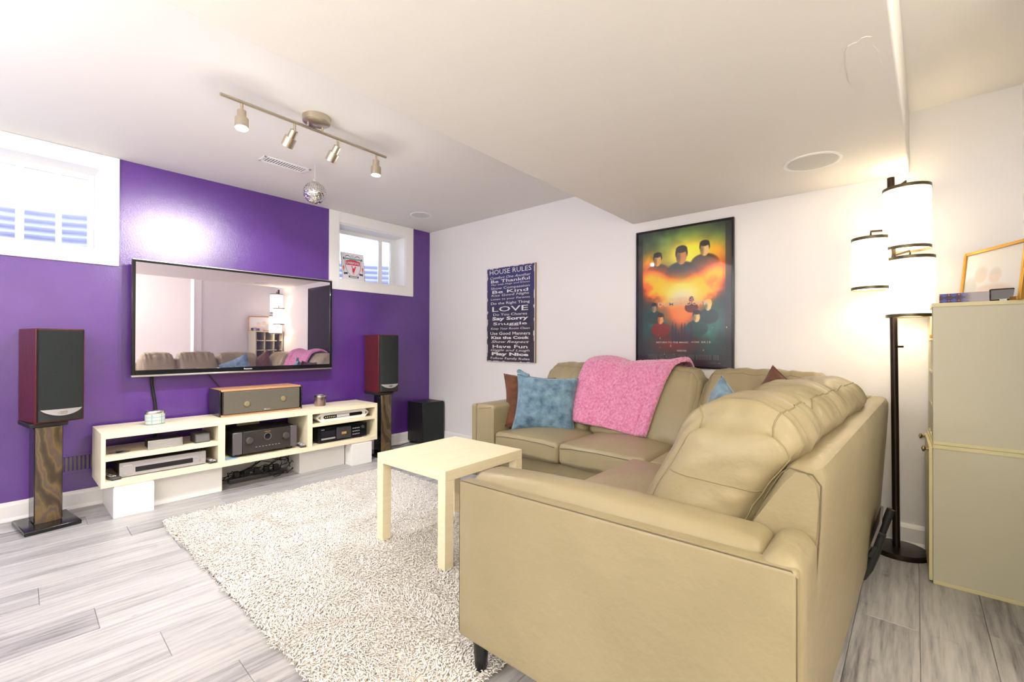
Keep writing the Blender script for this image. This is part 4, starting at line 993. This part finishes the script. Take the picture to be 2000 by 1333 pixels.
# ------------------------------------------------------------------ floor lamp
fp_ = thing('floor_lamp', 'dark bronze floor lamp with three glowing drum shades behind the sofa', 'floor lamp', (-.012, 3.195, 0))
LX, LY = -.012, 3.195
MB().lathe([(.128, 0), (.128, .016), (.120, .024), (.03, .030), (0, .030)], (LX+.01, LY-.0, 0), 48).build('base', bronze, fp_, smooth='auto')
MB().tube([(LX, LY, .028), (LX-.004, LY, .6), (LX-.010, LY, 1.2), (LX-.022, LY, 2.030)], .0165, 16).build('pole', bronze, fp_, smooth='auto')
MB().cyl((LX-.005, LY-.0, 1.108), (LX+.030, LY-.01, 1.108), .006, n=10).build('switch_knob', bronze, fp_, smooth='auto')
def shade(cx, cy, z0, z1, r, az, mount):
    x0 = LX-.02
    top = z1+.03
    MB().tube([(x0, LY, mount), (cx, cy, top+.014), (cx, cy, top-.020)], .0068, 8).build('shade_arm', bronze, fp_, smooth='auto')
    n = 40; prof = []
    for k in range(13): zz = z0+(z1-z0)*k/12; prof.append((r*(1+.012*sin(k*2.4+z0*9)), zz))
    V = [];
    m = MB()
    for rr, zz in prof:
        for a in range(n): V.append((cx+rr*cos(2*pi*a/n), cy+rr*sin(2*pi*a/n), zz))
    F = [(i*n+a, i*n+(a+1) % n, (i+1)*n+(a+1) % n, (i+1)*n+a) for i in range(12) for a in range(n)]
    sh = m.add(V, F).build('lamp_shade', shade_m, fp_, smooth=True)
    for zz in (z0, z1): MB().lathe([(r*1.005, -.008), (r*1.02, -.008), (r*1.02, .008), (r*1.005, .008), (r*1.005, -.008)], (cx, cy, zz), 40, cap=False).build('shade_ring', brass_m, sh, smooth='auto')
    for a in range(3): MB().tube([(cx, cy, z1-.002), (cx+r*cos(a*2.09), cy+r*sin(a*2.09), z1-.002)], .002, 5).build('shade_spider', brass_m, sh)
    MB().lathe([(0, -.05), (.02, -.04), (.028, -.01), (.02, .02), (.012, .04), (.012, .06)], (cx, cy, (z0+z1)/2), 16).build('bulb', lamp_bulb_m, fp_, smooth=True)
    add_light('lamp_bulb', 'POINT', (cx, cy, (z0+z1)/2-.05), 1.6, (1, .86, .62), .05)
shade(.030, LY-.01, 1.632, 1.952, .099, 0, 1.955)
shade(.044, LY-.02, 1.272, 1.575, .099, 0, 1.60)
shade(-.118, LY-.03, 1.428, 1.700, .086, 0, 1.745)

# ------------------------------------------------------------------ cube storage cabinet on the right
cabm = plain('cream_melamine', srgb(198, 194, 172), .45, bump=(120, .04, .002)); cabe = plain('cream_edge', srgb(214, 206, 160), .4)
cb_ = thing('cubby_cabinet', 'pale cream cubby cabinet of two stacked units beside the floor lamp', 'cabinet', (.285, 3.10, 0))
cx0, cx1, cy0, cy1 = .120, .452, 2.883, 3.332
def unit(z0, z1, xa, rows_, cols_):
    MB().box(xa, cx1, cy0, cy0+.016, z0, z1-.018).build('side_panel', cabm, cb_, bevel=.001); MB().box(xa, cx1, cy1-.016, cy1, z0, z1-.018).build('side_panel', cabm, cb_, bevel=.001)
    MB().box(xa-.003, cx1, cy0-.003, cy1+.003, z1-.018, z1).build('top_panel', cabe, cb_, bevel=.001); MB().box(xa, cx1, cy0-.002, cy1, z0, z0+.016).build('bottom_panel', cabe, cb_, bevel=.001)
    MB().box(cx1-.008, cx1, cy0+.016, cy1-.016, z0+.016, z1-.018).build('back_panel', cabm, cb_)
    for r in range(1, rows_): z = z0+(z1-z0)*r/rows_; MB().box(xa+.003, cx1-.008, cy0+.016, cy1-.016, z-.006, z+.006).build('shelf', cabm, cb_)
    for c in range(1, cols_):
        y = cy0+(cy1-cy0)*c/cols_; MB().box(xa+.003, cx1-.008, y-.006, y+.006, z0+.016, z1-.018).build('upright', cabm, cb_)
unit(.652, 1.314, cx0, 4, 3)
unit(0.0, .651, cx0, 1, 1)
for k in range(2):
    dr = MB().box(cx0-.014, cx0-.001, cy0+.004+k*.224, cy0+.222+k*.224, .010, .636).build('door', cabe, cb_, bevel=.001)
    MB().lathe([(.006, 0), (.006, .010), (.014, .016), (.014, .022), (0, .026)], (0, 0, 0), 20).xf(lambda x, y, z: (cx0-.014-z, cy0+(.03 if k == 0 else .42)+x, .622+y)).build('door_knob', plain('old_brass', srgb(120, 104, 70), .3, .8) if k == 0 else bpy.data.materials['old_brass'], dr, smooth='auto')
tag(MB().box(cx0-.010, cx0+.12, cy0+.02, cy0+.035, 1.150, 1.165).build('yellow_card', plain('yellow_card', srgb(226, 176, 74), .6)), 'small yellow card edge poking out of the upper cubbies', 'card')

gx_ = thing('patterned_tin', 'long shallow tin with dark purple diamond pattern on the cabinet top', 'tin', (.235, 2.965, 1.3145), rad(-14))
MB().box(-.086, .086, -.030, .030, 0, .047).build('tin_body', plain('silver_grey_tin', srgb(176, 170, 178), .3, .3), gx_, local=True, bevel=.003)
def dia(u, v):
    c = np.ones(u.shape+(3,))*np.array([.30, .25, .32]); a = (u*5) % 1-.5; b = (v*1.6+.1) % 1-.5
    c[(np.abs(a)+np.abs(b)) < .38] = (.34, .38, .72); c[(np.abs(np.abs(a)-.5) < .07) & (np.abs(b) < .1)] = (.95, .50, .45)
    f = np.clip((u-.40)*4, 0, 1)[..., None]; return c*(1-f)+np.array([.70, .68, .70])*f
paint_obj('tin_print', .168, .044, 84, 22, dia, gx_, (0, -.0306, .0235))
bd = thing('dark_gift_box', 'small black glossy box right of the patterned tin on the cabinet', 'box', (.352, 2.94, 1.3145), rad(-10))
MB().box(-.042, .042, -.035, .035, 0, .055).build('box_body', black_gl, bd, local=True, bevel=.006)
MB().box(-.010, .012, -.037, -.035, 0, .008).build('box_tab', lt_print, bd, local=True)
ph = thing('photo_frame', 'gold framed pale photograph of two small children leaning on the cabinet', 'picture frame', (.315, 3.02, 1.3145), math.atan2(-.889, .457)+0)
gold = plain('gold_frame', srgb(196, 148, 66), .3, .7)
fw_, fh_ = .36, .262
def tilt(x, y, z): return (x, y+z*.10, z)
for (x0, x1, z0, z1) in ((-fw_/2, -fw_/2+.016, 0, fh_), (fw_/2-.016, fw_/2, 0, fh_), (-fw_/2+.016, fw_/2-.016, fh_-.016, fh_), (-fw_/2+.016, fw_/2-.016, 0, .016)):
    MB().box(x0, x1, -.010, .010, z0, z1).xf(tilt).build('frame_rail', gold, ph, local=True, bevel=.003)
def photo(u, v):
    c = np.ones(u.shape+(3,))*np.array([.93, .92, .90])
    def mixc(mk, col):
        nonlocal c
        mk = np.clip(mk, 0, 1)[..., None]; c = c*(1-mk)+np.array(col)*mk
    for cx, cy, r in ((.30, .52, .17), (.56, .46, .15)):
        mixc((1-((u-cx)/(r*.8))**2-((v-cy)/r)**2)*2, (.93, .85, .80)); mixc((1-((u-cx)/(r*.8))**2-((v-cy-.05)/r)**2)*1.2*(v > cy+.03), (.88, .85, .80))
    mixc((1-((u-.5)/.42)**2-((v-.12)/.22)**2)*2, (.92, .84, .79)); mixc((1-((u-.12)/.14)**2-((v-.3)/.25)**2)*2, (.84, .84, .82)); return c
paint_obj('photo_print', fw_-.03, fh_-.03, 80, 60, photo, ph, (0, .0, fh_/2), warp=lambda V: np.stack([V[:, 0], V[:, 1]+(V[:, 2]+fh_/2)*.10-.002, V[:, 2]], 1))

# black folded stand on the floor between the sofa back and the lamp
fs_ = thing('folded_stand', 'black folded metal stand leaning between sofa back and floor lamp', 'stand', (-.07, 2.72, 0))
MB().tube([(-.030, 2.86, .315), (-.062, 2.86, .205), (-.09, 2.86, .10), (-.125, 2.85, .030)], .017, 12).build('far_tube', black_mt, fs_, smooth='auto')
MB().tube([(-.060, 2.62, .265), (-.082, 2.62, .17), (-.105, 2.62, .095), (-.128, 2.62, .05), (-.165, 2.62, .024)], .017, 12).build('near_tube', black_mt, fs_, smooth='auto')
MB().prism([(-.100, .205), (-.091, .200), (-.058, .318), (-.067, .322)], 2.60, 2.87, 'y').build('flat_plate', plain('worn_black_plate', srgb(112, 106, 108), .6), fs_, bevel=.002)
MB().prism([(-.11, .155), (-.095, .150), (-.072, .205), (-.087, .210)], 2.60, 2.64, 'y').build('clamp', black_mt, fs_, bevel=.002)
MB().cyl((-.165, 2.60, .018), (-.165, 2.88, .018), .017, n=12).build('foot_bar', rubber, fs_)

# shared group phrases for the repeats
GR = {'bookshelf_speaker': 'cherry bookshelf speakers on stands', 'speaker_stand': 'marbled speaker stands', 'riser_box': 'white riser boxes under the console',
      'remote_control': 'remote controls in the console', 'ceiling_speaker': 'round in-ceiling speakers', 'throw_pillow': 'throw pillows on the sofa', 'window_well': 'steel window wells outside'}
for o in list(bpy.data.objects):
    if o.parent is None and 'label' in o:
        b = o.name.split('.')[0]
        if b in GR: o['group'] = GR[b]
